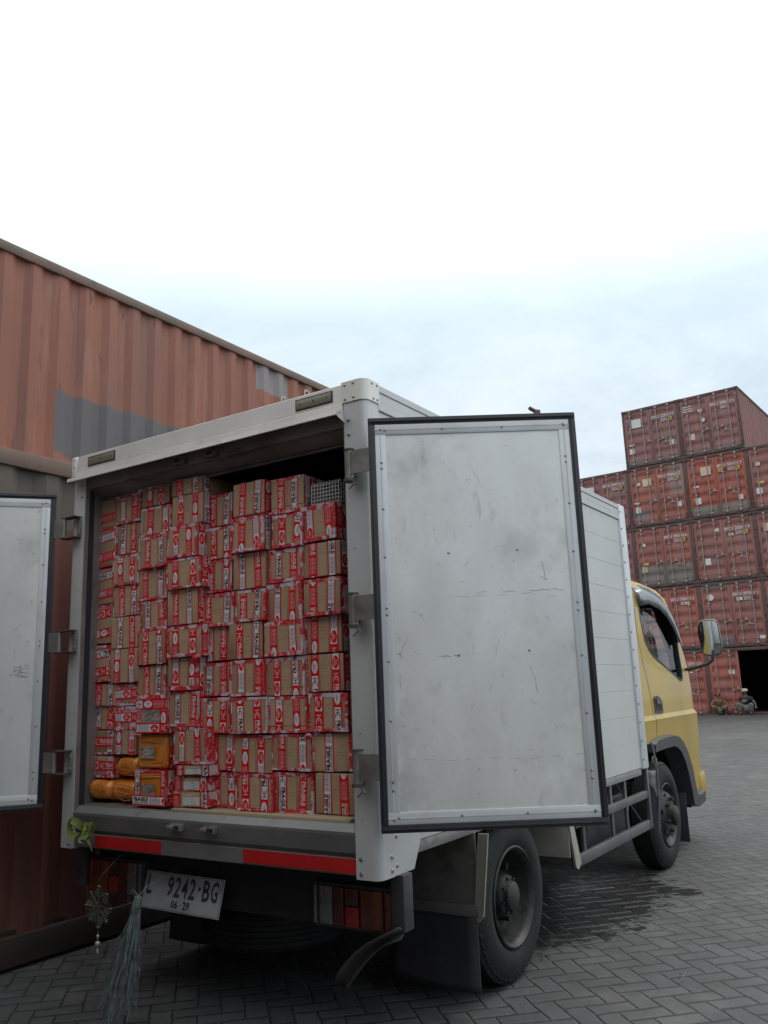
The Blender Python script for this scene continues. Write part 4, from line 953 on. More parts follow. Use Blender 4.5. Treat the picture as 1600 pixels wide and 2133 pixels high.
# windscreen glass, wipers omitted behind the cab
b = MB(); b.poly([(-.66, 5.70, 1.42), (.66, 5.70, 1.42), (.60, 5.47, 2.10), (-.60, 5.47, 2.10)]); WS = part('windscreen', b, glass('windscreen_glass', (.85, .88, .87), refl=.25), smooth=0)
def on_ws(z, t=.012): return 5.70-(z-1.42)*.338-t
def stick(x0, x1, z0, z1, m, txt=None):
    b = MB(); b.poly([(x0, on_ws(z0), z0), (x1, on_ws(z0), z0), (x1, on_ws(z1), z1), (x0, on_ws(z1), z1)]); ms = [m]
    if txt:
        ms.append(BLACKM); k = (on_ws(z1)-on_ws(z0))/(z1-z0)
        mx = Matrix(((1, 0, 0, 0), (0, k, 0, on_ws(0)-.002), (0, 1, 0, 0), (0, 0, 0, 1))); put_text(b, txt, x0+(x1-x0)*.3, z0+(z1-z0)*.2, (x1-x0)*.36, (z1-z0)*.6, mx, 1, .03)
    part('windscreen_sticker', b, ms, WS, smooth=0, recalc=False)
gst = mat('pale_green_sticker', (.42, .50, .46), (.36, .45, .42), 9, .5)
stick(.47, .58, 2.03, 2.09, gst, 'S'); stick(.50, .64, 1.955, 1.985, mat('teal_sticker', (.20, .36, .34), (.3, .45, .43), 60, .5, stretch=(5, 1, 1))); stick(.50, .56, 1.76, 1.83, gst)
b = MB()
for sx in (.42, -.42):
    b.box(sx-.24, sx+.24, 4.15, 4.62, 1.02, 1.16, .05); b.box(sx-.24, sx+.24, 4.02, 4.14, 1.1, 1.62, .05)
b.box(-.80, .80, 5.15, 5.45, 1.0, 1.36, .05); part('seats_and_dashboard', b, mat('dark_upholstery', (.03, .035, .04), (.05, .055, .06), 9, .8), smooth=40)
b = MB()
cpt = Vector((.42, 4.98, 1.42)); ax = Vector((0, -.45, .9)).normalized(); u0 = Vector((1, 0, 0)); v0 = ax.cross(u0)
b.tube([cpt+(u0*math.cos(a)+v0*math.sin(a))*.20 for a in [2*PI*k/28 for k in range(29)]], .014, 8, cap=False); b.tube([cpt-u0*.19, cpt+u0*.19], .014, 8); b.tube([cpt, cpt-ax*.35], .02, 8); part('steering_wheel', b, BLKP(), smooth=60)
b = MB(); b.poly([(.40, 5.18, 1.50), (.72, 5.22, 1.45), (.72, 5.22, 1.60), (.62, 5.2, 1.70), (.50, 5.19, 1.70)], (0, .004, 0)); part('paper_on_dashboard', b, mat('pale_paper', (.45, .50, .46), (.38, .45, .42), 9, .7))
b = MB()
for k in range(14): x = .40+.024*k; b.tube([(x, on_ws(2.12, .03), 2.12), (x+rnd.uniform(-.004, .004), on_ws(2.05, .04), 2.115-rnd.uniform(.02, .05))], .005, 5)
part('hanging_fringe', b, mat('dark_red_fringe', (.08, .02, .018), None, 9, .9))
# mirror on its arm
b = MB(); b.tube([(.83, 5.52, 1.50), (.93, 5.50, 1.515), (1.04, 5.50, 1.545), (1.085, 5.50, 1.575), (1.10, 5.50, 1.62), (1.10, 5.52, 1.72)], .016, 10); MA = part('mirror_arm', b, BLKP(), smooth=60)
MO = [(-.085, .115), (-.07, .15), (-.03, .165), (.06, .165), (.09, .145), (.10, .10), (.105, -.10), (.09, -.15), (.05, -.165), (-.02, -.165), (-.06, -.15), (-.075, -.10), (-.095, .05)]
b = MB(); ringsM = []
for (sc, yy) in ((1.0, 0), (1.04, .015), (1.0, .05), (.8, .085), (.45, .10)): ringsM.append([b.bm.verts.new((x*sc, yy, z*sc)) for x, z in MO])
for i in range(len(ringsM)-1):
    for k in range(len(MO)): b.bm.faces.new((ringsM[i][k], ringsM[i][(k+1) % len(MO)], ringsM[i+1][(k+1) % len(MO)], ringsM[i+1][k]))
b.bm.faces.new(ringsM[-1]); b.bm.faces.new(ringsM[0][::-1])
MI = part('mirror_housing', b, mat('mirror_shell', (.10, .11, .12), (.07, .075, .08), 8, .35), MA, loc=(1.075, 5.50, 1.785), rot=(math.radians(4), 0, math.radians(2)), smooth=50)
b = MB(); vs = [b.bm.verts.new((x*.94, -.002-.020*(1-(x/.1)**2*.5-(z/.165)**2*.5), z*.95)) for x, z in MO]; cvt = b.bm.verts.new((0, -.024, 0))
for k in range(len(vs)): b.bm.faces.new((vs[k], vs[(k+1) % len(vs)], cvt))
part('mirror_glass', b, mat('mirror_silver', (.75, .8, .8), (.72, .78, .78), 5, .03, 1), MI, smooth=60)

# ------------------------------------------------------------------ cartons
TR = mat('fragile_tape_red', (.64, .008, .014), (.54, .007, .012), 20, .25, 0, .15, 60)
TW = mat('fragile_tape_white', (.68, .67, .69), (.58, .56, .59), 20, .28, 0, .15, 60)
TI = mat('tape_black_print', (.03, .015, .02), None, 9, .5)
TP = mat('tape_pale_print', (.60, .50, .51), (.55, .42, .44), 20, .4)
def crinkle():
    m = bpy.data.materials.new('crumpled_fragile_tape'); m.use_nodes = True; nt = m.node_tree; nt.nodes.clear()
    out = N(nt, 'ShaderNodeOutputMaterial'); b = N(nt, 'ShaderNodeBsdfPrincipled'); nt.links.new(b.outputs[0], out.inputs[0])
    tc = N(nt, 'ShaderNodeTexCoord'); oi = N(nt, 'ShaderNodeObjectInfo'); ad = N(nt, 'ShaderNodeVectorMath', operation='ADD'); sc = N(nt, 'ShaderNodeVectorMath', operation='SCALE')
    sc.inputs[0].default_value = (13, 7, 9); nt.links.new(oi.outputs['Random'], sc.inputs[3]); nt.links.new(tc.outputs['Object'], ad.inputs[0]); nt.links.new(sc.outputs[0], ad.inputs[1]); V = ad.outputs[0]
    n1 = noise(nt, vmap(nt, V, (1, 1, 1)), 16, 3, .5, .8); n2 = noise(nt, V, 75, 3, .6)
    c = mixc(nt, ramp(nt, n1, [(.50, 0), (.56, 1)]), (.60, .010, .02), (.58, .50, .54))
    c = mixc(nt, ramp(nt, n2, [(.56, 0), (.64, .7)]), c, (.55, .26, .30)); c = mixc(nt, ramp(nt, n2, [(.34, .6), (.42, 0)]), c, (.28, .01, .03))
    nt.links.new(c, b.inputs['Base Color']); b.inputs['Roughness'].default_value = .22; b.inputs['Coat Weight'].default_value = .3
    bp = N(nt, 'ShaderNodeBump'); bp.inputs['Strength'].default_value = 1.0; bp.inputs['Distance'].default_value = .010
    nt.links.new(noise(nt, V, 55, 3, .6, 1.5), bp.inputs['Height']); nt.links.new(bp.outputs[0], b.inputs['Normal']); return m
TC = crinkle()
def card(name, c):
    return mat(name, c, tuple(x*.88 for x in c), 2.2, .75, 0, .12, 25, stretch=(1, 1, 1), spots=[(tuple(x*.78 for x in c), 60, .52, .70, (1, 1, .06)), (tuple(x*.7 for x in c), 4, .62, .8)])
CARD = [card('carton_brown', (.36, .235, .145)), card('carton_brown_dark', (.31, .20, .12)), card('carton_tan', (.39, .26, .165))]
CLEAR = mat('clear_packing_tape', (.42, .295, .19), (.37, .255, .16), 7, .3, 0, .1, 60, coat=.3)
INK = mat('faint_stamp_ink', (.22, .14, .09), (.32, .20, .12), 80, .8)
# one section of the printed tape: u runs along, v across (0..1 = 48 mm)
SEC = .315; TWD = .048
def tape_face(white):
    """list of (material index, verts(u,v in metres), faces); 0 red 1 white 2 black print 3 pale print"""
    out = []
    def quad(mi, u0, u1, v0, v1): out.append((mi, [(u0, v0), (u1, v0), (u1, v1), (u0, v1)], [(0, 1, 2, 3)]))
    pr = 2 if white else 3
    def txt(s, u, v, wd, h, mi=pr, bold=.02):
        vs, fs, ww = text_soup(s, bold, 1); out.append((mi, [(u+q.x/ww*wd, v+q.y*h) for q in vs], fs))
    def ell(mi, cu_, cv, ru, rv): out.append((mi, [(cu_+ru*math.cos(2*PI*k/20), cv+rv*math.sin(2*PI*k/20)) for k in range(20)], [tuple(range(20))]))
    if white: quad(1, .004, SEC-.004, .0065, TWD-.0065)
    # broken glass symbol
    g0 = .012
    quad(pr, g0, g0+.0035, .011, .037); quad(pr, g0, g0+.016, .0222, .0258)
    for k in range(9):
        a0, a1 = PI/2+PI*k/9, PI/2+PI*(k+1)/9; r1, r0 = .0145, .0110
        out.append((pr, [(g0+.028+r0*math.cos(a0)*1.15, .024+r0*math.sin(a0)), (g0+.028+r0*math.cos(a1)*1.15, .024+r0*math.sin(a1)), (g0+.028+r1*math.cos(a1)*1.15, .024+r1*math.sin(a1)), (g0+.028+r1*math.cos(a0)*1.15, .024+r1*math.sin(a0))], [(3, 2, 1, 0)]))
    for s_ in (-1, 1): quad(pr, g0+.028, g0+.039, .024+s_*.0128-.0017, .024+s_*.0128+.0017)
    out.append((pr, [(g0+.018, .023), (g0+.024, .028), (g0+.023, .023), (g0+.030, .027), (g0+.024, .019)], [(0, 1, 2, 3, 4)]))
    txt('FRAGILE', .058, .0185, .100, .0215, bold=.04); txt('HANDLE WITH CARE', .058, .0090, .100, .0070, bold=.03)
    txt('JANGAN DIBANTING !!', .170, .0360, .074, .0048)
    for k in range(4):
        u = .170+k*.0193
        for (a, b_, c, d) in ((0, .014, 0, .0013), (0, .014, .0127, .014), (0, .0013, .0013, .0127), (.0127, .014, .0013, .0127)): quad(pr, u+a, u+b_, .0185+c, .0185+d)
        quad(pr, u+.004, u+.010, .0222, .0245); quad(pr, u+.006, u+.0085, .0245, .029)
    txt('BARANG PECAH BELAH', .170, .0095, .074, .0045)
    oc = .280; ell(0 if white else 1, oc, .024, .028, .0165)
    ov = 1 if white else 2
    txt('TOKO', oc-.010, .0255, .020, .006, ov); txt('LIMBAD', oc-.017, .0165, .034, .006, ov)
    return out
SEG = {True: tape_face(True), False: tape_face(False)}
def tape(parent, mx, length, off, flip, name='fragile_tape', wd=TWD):
    """printed tape of given length; mx maps (u along, v across, w out) to the parent; off = phase, flip = reading direction"""
    b = MB(); b.mx = None
    b.add_poly_soup([(0, 0, 0), (length, 0, 0), (length, TWD, 0), (0, TWD, 0)], [(0, 1, 2, 3)], None, 0)
    ink = MB(); u = -(off % (2*SEC)); k = 0
    while u < length:
        if u+SEC > 0:
            for mi, vs, fs in SEG[k % 2 == 0]:
                lay = {0: .0007, 1: .00035, 2: .0010, 3: .0010}[mi] if not (mi == 1 and len(vs) != 4) else .0008
                if mi == 1 and len(vs) > 20: lay = .0011
                ink.add_poly_soup([(u+p[0], p[1], lay) for p in vs], fs, None, mi)
        u += SEC; k += 1
    for co_, no in (((0, 0, 0), (-1, 0, 0)), ((length, 0, 0), (1, 0, 0))):
        bmesh.ops.bisect_plane(ink.bm, geom=ink.bm.verts[:]+ink.bm.edges[:]+ink.bm.faces[:], plane_co=co_, plane_no=no, clear_outer=True)
    me = bpy.data.meshes.new('x'); ink.bm.to_mesh(me); ink.bm.free(); b.bm.from_mesh(me); bpy.data.meshes.remove(me)
    if flip: bmesh.ops.transform(b.bm, matrix=Matrix.Translation((length, TWD, 0)) @ Matrix.Rotation(PI, 4, 'Z'), verts=b.bm.verts[:])
    if wd != TWD: bmesh.ops.scale(b.bm, vec=(1, wd/TWD, 1), verts=b.bm.verts[:])
    bmesh.ops.transform(b.bm, matrix=mx, verts=b.bm.verts[:])
    return b.build(name, [TR, TW, TI, TP], parent, smooth=0, recalc=False)
def upright(x, z, y, lean=0):
    """tape running up from (x,z) on a front face at y: u -> +z, v -> -x (so it reads bottom to top)"""
    m = Matrix(((0, -1, 0, x), (0, 0, -1, y), (1, 0, 0, z), (0, 0, 0, 1)))
    return m @ Matrix.Rotation(lean, 4, 'Z')
def flatways(x, z, y, lean=0): return Matrix(((1, 0, 0, x), (0, 0, -1, y), (0, 1, 0, z), (0, 0, 0, 1))) @ Matrix.Rotation(lean, 4, 'Z')
def sideways(x, z, y): return Matrix(((0, 0, 1, x), (0, 1, 0, y), (1, 0, 0, z), (0, 0, 0, 1)))
CR = random.Random(77)
def wrap_band(b, w_, h, d, f=.010, rag=.003):
    """crumpled tape folded over the four front edges"""
    o = .0014; n = 7
    def strip(P, Q):
        vs = []
        for i in range(n+1):
            t = i/n; a = P[0].lerp(P[1], t); c = Q[0].lerp(Q[1], t)
            vs.append((b.bm.verts.new(a+Vector((0, -CR.uniform(0, .0015), 0))), b.bm.verts.new(c+Vector((CR.uniform(-rag, rag), -CR.uniform(0, .001), CR.uniform(-rag, rag))))))
        for i in range(n): b.bm.faces.new((vs[i][0], vs[i+1][0], vs[i+1][1], vs[i][1]))
    V = Vector; y = -o
    sides = CR.sample(['t', 'b', 'l', 'r'], CR.choice([2, 3, 4, 4]))
    if 't' in sides: strip((V((-w_/2-o, y, h)), V((w_/2+o, y, h))), (V((-w_/2, y, h-f)), V((w_/2, y, h-f))))
    if 'b' in sides: strip((V((-w_/2-o, y, 0)), V((w_/2+o, y, 0))), (V((-w_/2, y, f*.9)), V((w_/2, y, f*.9))))
    if 'l' in sides: strip((V((-w_/2, y, 0)), V((-w_/2, y, h))), (V((-w_/2+f*.6, y, 0)), V((-w_/2+f*.6, y, h))))
    if 'r' in sides: strip((V((w_/2, y, 0)), V((w_/2, y, h))), (V((w_/2-f*.8, y, 0)), V((w_/2-f*.8, y, h))))
    for x0 in (w_/2+.0012, -w_/2-.0012):
        b.poly([(x0, 0, 0), (x0, d*.9, 0), (x0, d*.9, h), (x0, 0, h)])
    b.poly([(-w_/2, 0, h+.001), (w_/2, 0, h+.001), (w_/2, d*.9, h+.001), (-w_/2, d*.9, h+.001)]); b.poly([(-w_/2, 0, -.001), (w_/2, 0, -.001), (w_/2, d*.9, -.001), (-w_/2, d*.9, -.001)])
def stamp(w0, w1, z0, z1, y):
    b = MB()
    rows = 6
    for i in range(rows):
        if CR.random() < .3: continue
        z = CR.uniform(-.003, .003)+z1-(z1-z0)*(i+.5)/rows; x = w0+CR.uniform(0, (w1-w0)*.3); e = w1-CR.uniform(0, (w1-w0)*.4)
        while x < e:
            l = CR.uniform(.002, .009); b.poly([(x, y, z), (min(x+l, e), y, z), (min(x+l, e), y, z+.0026), (x, y, z+.0026)]); x += l+CR.uniform(.001, .003)
    return b
ORD = ['top', 'second', 'third', 'fourth', 'fifth', 'sixth', 'seventh', 'eighth', 'ninth', 'tenth', 'eleventh', 'twelfth']
COLN = dict(A='leftmost column', B='second column from the left', C='third column from the left', D='fourth column from the left', E='fifth column from the left', F='sixth column from the left', G='seventh column from the left', H='rightmost column')
def carton(col, idx, x0, x1, z0, z1, y, kind):
    w_, h, d = x1-x0, z1-z0-.002, .30
    t = empty('carton', ((x0+x1)/2, y, z0+.001), math.radians(CR.uniform(-2.2, 2.2)))
    t.rotation_euler.y = math.radians(CR.uniform(-.9, .9))
    cm = CR.choice(CARD); b = MB(); j = lambda q: CR.uniform(-q, q)
    layered = CR.random() < .5 and kind in 'vwo'
    if layered:
        b.box(-w_/2+.001, w_/2-.001, 0, .006, .001, h-.001, .0015, 1); b.box(-w_/2+.004, w_/2-.004, .006, .009, .004, h-.004); b.box(-w_/2, w_/2, .009, d, 0, h, .003, 1)
        b.mi = 1; q = .012+.02*CR.random(); b.box(-w_/2+.002, w_/2-.002, -.0006, 0, q, q+.0018) if CR.random() < .5 else None; b.mi = 0
    else: b.box(-w_/2, w_/2, 0, d, 0, h, .004, 2)
    for v in b.bm.verts: v.co.x += j(.0012); v.co.z += j(.0010)
    b.build('carton_body', [cm, mat('flap_shadow_gap', (.06, .04, .025), None, 8, .9)], t, smooth=30)
    red = 0
    if kind in 'vwo':
        m = .0
        if kind == 'v' or kind == 'w':
            a = w_*CR.uniform(.12, .20); c = w_*CR.uniform(.70, .82)-TWD*.5
            if w_ < .175: a = .01; c = w_-TWD-.012
            off = CR.uniform(0, 2*SEC); fl = CR.random() < .5
            l1, l2 = math.radians(CR.uniform(-1.5, 1.5)), math.radians(CR.uniform(-3.5, 3.5))
            for q, (xx, of, ln) in enumerate(((a, off, l1), (c, off+SEC+CR.uniform(-.04, .04), l2))):
                tape(t, upright(-w_/2+xx+TWD, .0, -.0012, ln), h, of, fl, wd=TWD*CR.uniform(.86, 1.0))
            ca, cc = -w_/2+a+TWD+.004, -w_/2+c-.004
        else:
            tape(t, upright(.01, 0, -.0012, math.radians(-.5)), h, CR.uniform(0, 2*SEC), False); ca, cc = .02, w_/2-.02
        if cc-ca > .02:
            b = MB(); mid = (ca+cc)/2; hw = min(.024, (cc-ca)/2-.002); b.poly([(mid-hw, -.0006, .002), (mid+hw, -.0006, .002), (mid+hw, -.0006, h-.002), (mid-hw, -.0006, h-.002)]); b.build('clear_tape', CLEAR, t, smooth=0)
            b = stamp(ca+.002, cc-.002, h*.35, h*.93, -.0011); b.build('stamped_print', INK, t, smooth=0)
    elif kind == 'h':
        off = CR.uniform(0, SEC*2)
        tape(t, flatways(-w_/2, h*.12, -.0012, math.radians(4)), w_, off, CR.random() < .5); 
        if h > .12 and idx: tape(t, flatways(-w_/2, h*.62, -.0012, math.radians(4)), w_, off+SEC, CR.random() < .5)
    elif kind == 'x':
        tape(t, upright(-w_/2+.006+TWD, 0, -.0012), h, CR.uniform(0, .5), True); tape(t, upright(w_/2-.006, 0, -.0012), h, CR.uniform(0, .5), True)
        tape(t, flatways(-w_/2, h*.32, -.0026), w_, CR.uniform(.1, .3), False)
    elif kind == 's':   # carton with a silver window framed by tape
        b = MB(); NX = 8; fc = []
        for i in range(NX+1): fc.append([b.bm.verts.new((-w_*.33+w_*.60*i/NX, -.003-CR.uniform(0, .004), h*.24+h*.56*k/NX)) for k in range(NX+1)])
        for i in range(NX):
            for k in range(NX): b.bm.faces.new((fc[i][k], fc[i+1][k], fc[i+1][k+1], fc[i][k+1]))
        b.build('bubble_window', mat('silver_wrap', (.42, .37, .34), (.25, .2, .17), 12, .2, .3, .5, 30), t, smooth=0)
        tape(t, flatways(-w_/2, .002, -.0072), w_, .15, False); tape(t, flatways(-w_/2, h-TWD-.002, -.0072), w_, .15+SEC, True)
        tape(t, upright(-w_/2+TWD*.7, 0, -.0052), h, .2, True, wd=TWD*.7); tape(t, upright(w_/2, 0, -.0052), h, .5, True)
    elif kind == 'l':   # flat parcel with a yellowish label between two tapes
        b = MB(); b.box(-w_*.27, w_*.27, -.002, 0, .003, h-.003); b.mi = 1; b.box(-w_*.22, w_*.26, -.003, -.002, .006, h*.66); b.mi = 2
        for q in range(3): b.box(w_*.02, w_*.2-q*.01, -.0036, -.003, h*.16+q*.012, h*.16+q*.012+.002)
        b.mi = 3; put_text(b, 'LaivSPC', -w_*.2, h*.72, w_*.42, h*.2, face_mx(-.003), 3, .03)
        b.build('parcel_label', [mat('ochre_label', (.40, .27, .10), (.33, .22, .08), 9, .5), mat('address_sheet', (.52, .55, .55), (.45, .48, .48), 9, .5), mat('print_grey', (.2, .22, .23), None, 9, .6), mat('label_white_print', (.62, .58, .5), None, 9, .5)], t, smooth=0, recalc=False)
        tape(t, upright(-w_/2+TWD, 0, -.0038), h, CR.uniform(0, .5), True); tape(t, upright(w_/2, 0, -.0038), h, CR.uniform(0, .5), True)
    if kind in 'wsxlo' or CR.random() < .45:
        b = MB(); wrap_band(b, w_, h, d, CR.uniform(.011, .021))
        for q in range(CR.choice([0, 0, 0, 1])):
            sx_ = CR.choice((-1, 1)); cx_, cz_ = sx_*(w_/2-CR.uniform(.0, .03)), CR.choice((0, h))+CR.uniform(-.008, .008); r0 = CR.uniform(.012, .024); m6 = 7
            ring = [b.bm.verts.new((cx_+r0*CR.uniform(.5, 1.3)*math.cos(2*PI*k/m6)*1.5, -CR.uniform(.002, .009), cz_+r0*CR.uniform(.35, .8)*math.sin(2*PI*k/m6))) for k in range(m6)]
            cv_ = b.bm.verts.new((cx_, -.011, cz_))
            for k in range(m6): b.bm.faces.new((ring[k], ring[(k+1) % m6], cv_))
        b.build('crumpled_edge_tape', TC, t, smooth=25)
        red = 1
    if kind not in 'l' and CR.random() < .7 and w_ > .18:
        m_ = sideways(w_/2+.0022, 0, .004); tape(t, m_, h, CR.uniform(0, .5), CR.random() < .5, name='side_tape')
    what = {'v': 'carton with two upright tapes', 'w': 'carton with glossy red edge tape', 'h': 'carton with level tape', 'x': 'carton with crossed red tapes',
            's': 'parcel with a silver window', 'l': 'flat parcel with white sheet', 'o': 'carton with a single middle tape'}[kind]
    n = len(CARTONS[col]); place = ORD[idx] if idx < n-1 or col in 'ABC' else 'bottom'
    tag(t, '%s, %s in the %s' % (what, place, COLN[col]), 'carton', 'taped cartons stacked in the cargo box'); return t
CARTONS = {
 'A': [
  (-0.912, -0.752, 2.336, 2.515, 0.109, 'h'),
  (-0.89, -0.723, 2.119, 2.334, 0.105, 'h'),
  (-0.896, -0.754, 1.922, 2.117, 0.113, 'h'),
  (-0.893, -0.749, 1.71, 1.917, 0.107, 'h'),
  (-0.887, -0.748, 1.51, 1.702, 0.105, 'h'),
  (-0.9, -0.713, 1.387, 1.502, 0.113, 'v'),
  (-0.91, -0.723, 1.267, 1.386, 0.125, 'v'),
  (-0.915, -0.725, 1.142, 1.265, 0.122, 'x'),
  (-0.907, -0.718, 1.028, 1.137, 0.121, 'x'),
 ],
 'B': [
  (-0.734, -0.542, 2.338, 2.494, 0.103, 'v'),
  (-0.728, -0.549, 2.173, 2.337, 0.111, 'v'),
  (-0.733, -0.533, 2.005, 2.166, 0.093, 'w'),
  (-0.73, -0.535, 1.842, 2.004, 0.102, 'v'),
  (-0.739, -0.527, 1.676, 1.84, 0.101, 'v'),
  (-0.746, -0.531, 1.501, 1.675, 0.103, 'v'),
  (-0.722, -0.546, 1.385, 1.496, 0.12, 'x'),
  (-0.71, -0.55, 1.266, 1.383, 0.118, 'x'),
  (-0.715, -0.549, 1.144, 1.266, 0.117, 'v'),
 ],
 'C': [
  (-0.532, -0.324, 2.401, 2.523, 0.102, 'v'),
  (-0.514, -0.294, 2.238, 2.39, 0.088, 'v'),
  (-0.52, -0.308, 2.071, 2.236, 0.078, 'w'),
  (-0.537, -0.326, 1.909, 2.07, 0.098, 'v'),
  (-0.523, -0.321, 1.753, 1.907, 0.101, 'v'),
  (-0.525, -0.314, 1.583, 1.751, 0.092, 'w'),
  (-0.533, -0.324, 1.417, 1.579, 0.104, 'v'),
  (-0.491, -0.279, 1.249, 1.417, 0.073, 's'),
 ],
 'D': [
  (-0.284, -0.068, 2.416, 2.501, 0.078, 'v'),
  (-0.279, -0.062, 2.263, 2.416, 0.079, 'v'),
  (-0.293, -0.077, 2.097, 2.26, 0.063, 'w'),
  (-0.277, -0.05, 1.94, 2.089, 0.055, 'w'),
  (-0.297, -0.084, 1.765, 1.939, 0.074, 'v'),
  (-0.263, -0.044, 1.607, 1.757, 0.053, 'w'),
  (-0.281, -0.078, 1.45, 1.605, 0.073, 'w'),
  (-0.288, -0.077, 1.281, 1.445, 0.084, 'v'),
  (-0.227, -0.003, 1.11, 1.28, 0.064, 'w'),
  (-0.196, 0.019, 1.06, 1.107, 0.058, 'l'),
  (-0.223, -0.004, 0.989, 1.056, 0.073, 'l'),
  (-0.222, 0.005, 0.92, 0.988, 0.065, 'l'),
 ],
 'E': [
  (-0.094, 0.086, 2.238, 2.399, 0.134, 'v'),
  (-0.083, 0.095, 2.072, 2.23, 0.121, 'w'),
  (-0.101, 0.094, 1.909, 2.069, 0.125, 'v'),
  (-0.101, 0.117, 1.743, 1.902, 0.111, 'w'),
  (-0.109, 0.074, 1.581, 1.743, 0.127, 'v'),
  (-0.091, 0.099, 1.417, 1.573, 0.111, 'w'),
  (-0.079, 0.103, 1.246, 1.41, 0.105, 'w'),
  (-0.043, 0.118, 1.08, 1.241, 0.12, 'v'),
  (-0.045, 0.133, 0.917, 1.073, 0.121, 'w'),
 ],
 'F': [
  (0.136, 0.334, 2.252, 2.414, 0.084, 'v'),
  (0.141, 0.343, 2.076, 2.244, 0.072, 'w'),
  (0.123, 0.328, 1.904, 2.074, 0.098, 'v'),
  (0.146, 0.334, 1.75, 1.897, 0.09, 'v'),
  (0.101, 0.307, 1.581, 1.749, 0.096, 'v'),
  (0.13, 0.329, 1.412, 1.575, 0.082, 'w'),
  (0.136, 0.35, 1.247, 1.407, 0.079, 'w'),
  (0.133, 0.359, 1.076, 1.24, 0.095, 'w'),
  (0.175, 0.379, 0.917, 1.074, 0.076, 'w'),
 ],
 'G': [
  (0.365, 0.555, 2.234, 2.403, 0.103, 'v'),
  (0.378, 0.56, 2.069, 2.225, 0.086, 'w'),
  (0.35, 0.554, 1.913, 2.067, 0.096, 'w'),
  (0.331, 0.542, 1.738, 1.912, 0.1, 'v'),
  (0.324, 0.552, 1.582, 1.738, 0.09, 'w'),
  (0.323, 0.552, 1.408, 1.578, 0.099, 'w'),
  (0.353, 0.567, 1.248, 1.406, 0.089, 'w'),
  (0.36, 0.58, 1.089, 1.244, 0.094, 'w'),
  (0.362, 0.58, 0.912, 1.082, 0.103, 'w'),
 ],
 'H': [
  (0.543, 0.738, 2.08, 2.246, 0.1, 'v'),
  (0.551, 0.76, 1.917, 2.071, 0.099, 'v'),
  (0.554, 0.76, 1.745, 1.909, 0.091, 'w'),
  (0.536, 0.742, 1.585, 1.743, 0.116, 'v'),
  (0.541, 0.75, 1.419, 1.58, 0.113, 'v'),
  (0.573, 0.78, 1.251, 1.414, 0.092, 'w'),
  (0.581, 0.788, 1.088, 1.246, 0.106, 'o'),
  (0.591, 0.795, 0.918, 1.083, 0.102, 'v'),
 ],
}

for col in 'ABCDEFGH':
    L = CARTONS[col]
    for i, (x0, x1, z0, z1, y, k) in enumerate(L):
        carton(col, i, x0, x1, z0, z1, y, k)
# orange wrapped rolls and parcels
OW = mat('orange_stretch_wrap', (.60, .205, .022), (.52, .165, .016), 7, .25, 0, .5, 14, stretch=(1, 4, 1), coat=.5, spots=[((.52, .30, .16), 9, .66, .80, (3, 1, .6)), ((.34, .10, .012), 14, .60, .78, (.3, 1, 2))])
def roll(x0, x1, z0, z1, y, label, bundle='axis'):
    t = empty('wrapped_bundle', ((x0+x1)/2, y+.11, z0)); w_, h = x1-x0, z1-z0; b = MB(); NX, NA = 14, 28; rr = h/2
    rings = []
    for i in range(NX+1):
        u = i/NX; x = -w_/2+w_*u; e = min(u, 1-u)*w_; s = 1-.55*math.exp(-e/.010)*1.0 if e < .03 else 1
        s = min(1, .45+.55*min(1, (e/.022))**.45) if e < .022 else 1
        ring = []
        for k in range(NA):
            a = 2*PI*k/NA; q = abs(math.cos(a))**2.6+abs(math.sin(a))**2.6; q = q**(-1/2.6)
            wob = 1+.018*math.sin(3*a+u*7+x0*50)+.012*math.sin(19*u+2*a)
            ring.append(b.bm.verts.new((x, .11*math.cos(a)*q*s*wob*.98, h/2+rr*math.sin(a)*q*s*wob*.985)))
        rings.append(ring)
    for i in range(NX):
        for k in range(NA): b.bm.faces.new((rings[i][k], rings[i][(k+1) % NA], rings[i+1][(k+1) % NA], rings[i+1][k]))
    b.bm.faces.new(rings[0]); b.bm.faces.new(rings[-1][::-1]); b.build('wrap', OW, t, smooth=60)
    b = MB()
    for k in range(7):
        z = h*(.2+.1*k); yy = -.112*(1-abs((z-h/2)/(h/2))**3)**.4; b.tube([(-w_*.30+rnd.uniform(0, .04), yy-.001, z), (w_*.02, yy-.0035, z+rnd.uniform(-.01, .01)), (w_*.3, yy-.001, z+rnd.uniform(-.015, .015))], .0016, 5)
    b.build('wrap_fold', OW, t, smooth=60)
    tag(t, label, 'wrapped bundle', 'orange wrapped bundles in the cargo box'); return t
roll(-.882, -.703, .914, 1.026, .085, 'orange plastic-wrapped roll in the bottom left corner of the cargo box')
roll(-.700, -.515, .914, 1.026, .085, 'orange plastic-wrapped roll on the floor, right neighbour of the corner one')
roll(-.690, -.522, 1.030, 1.142, .10, 'orange plastic-wrapped roll lying on top of the other two rolls')
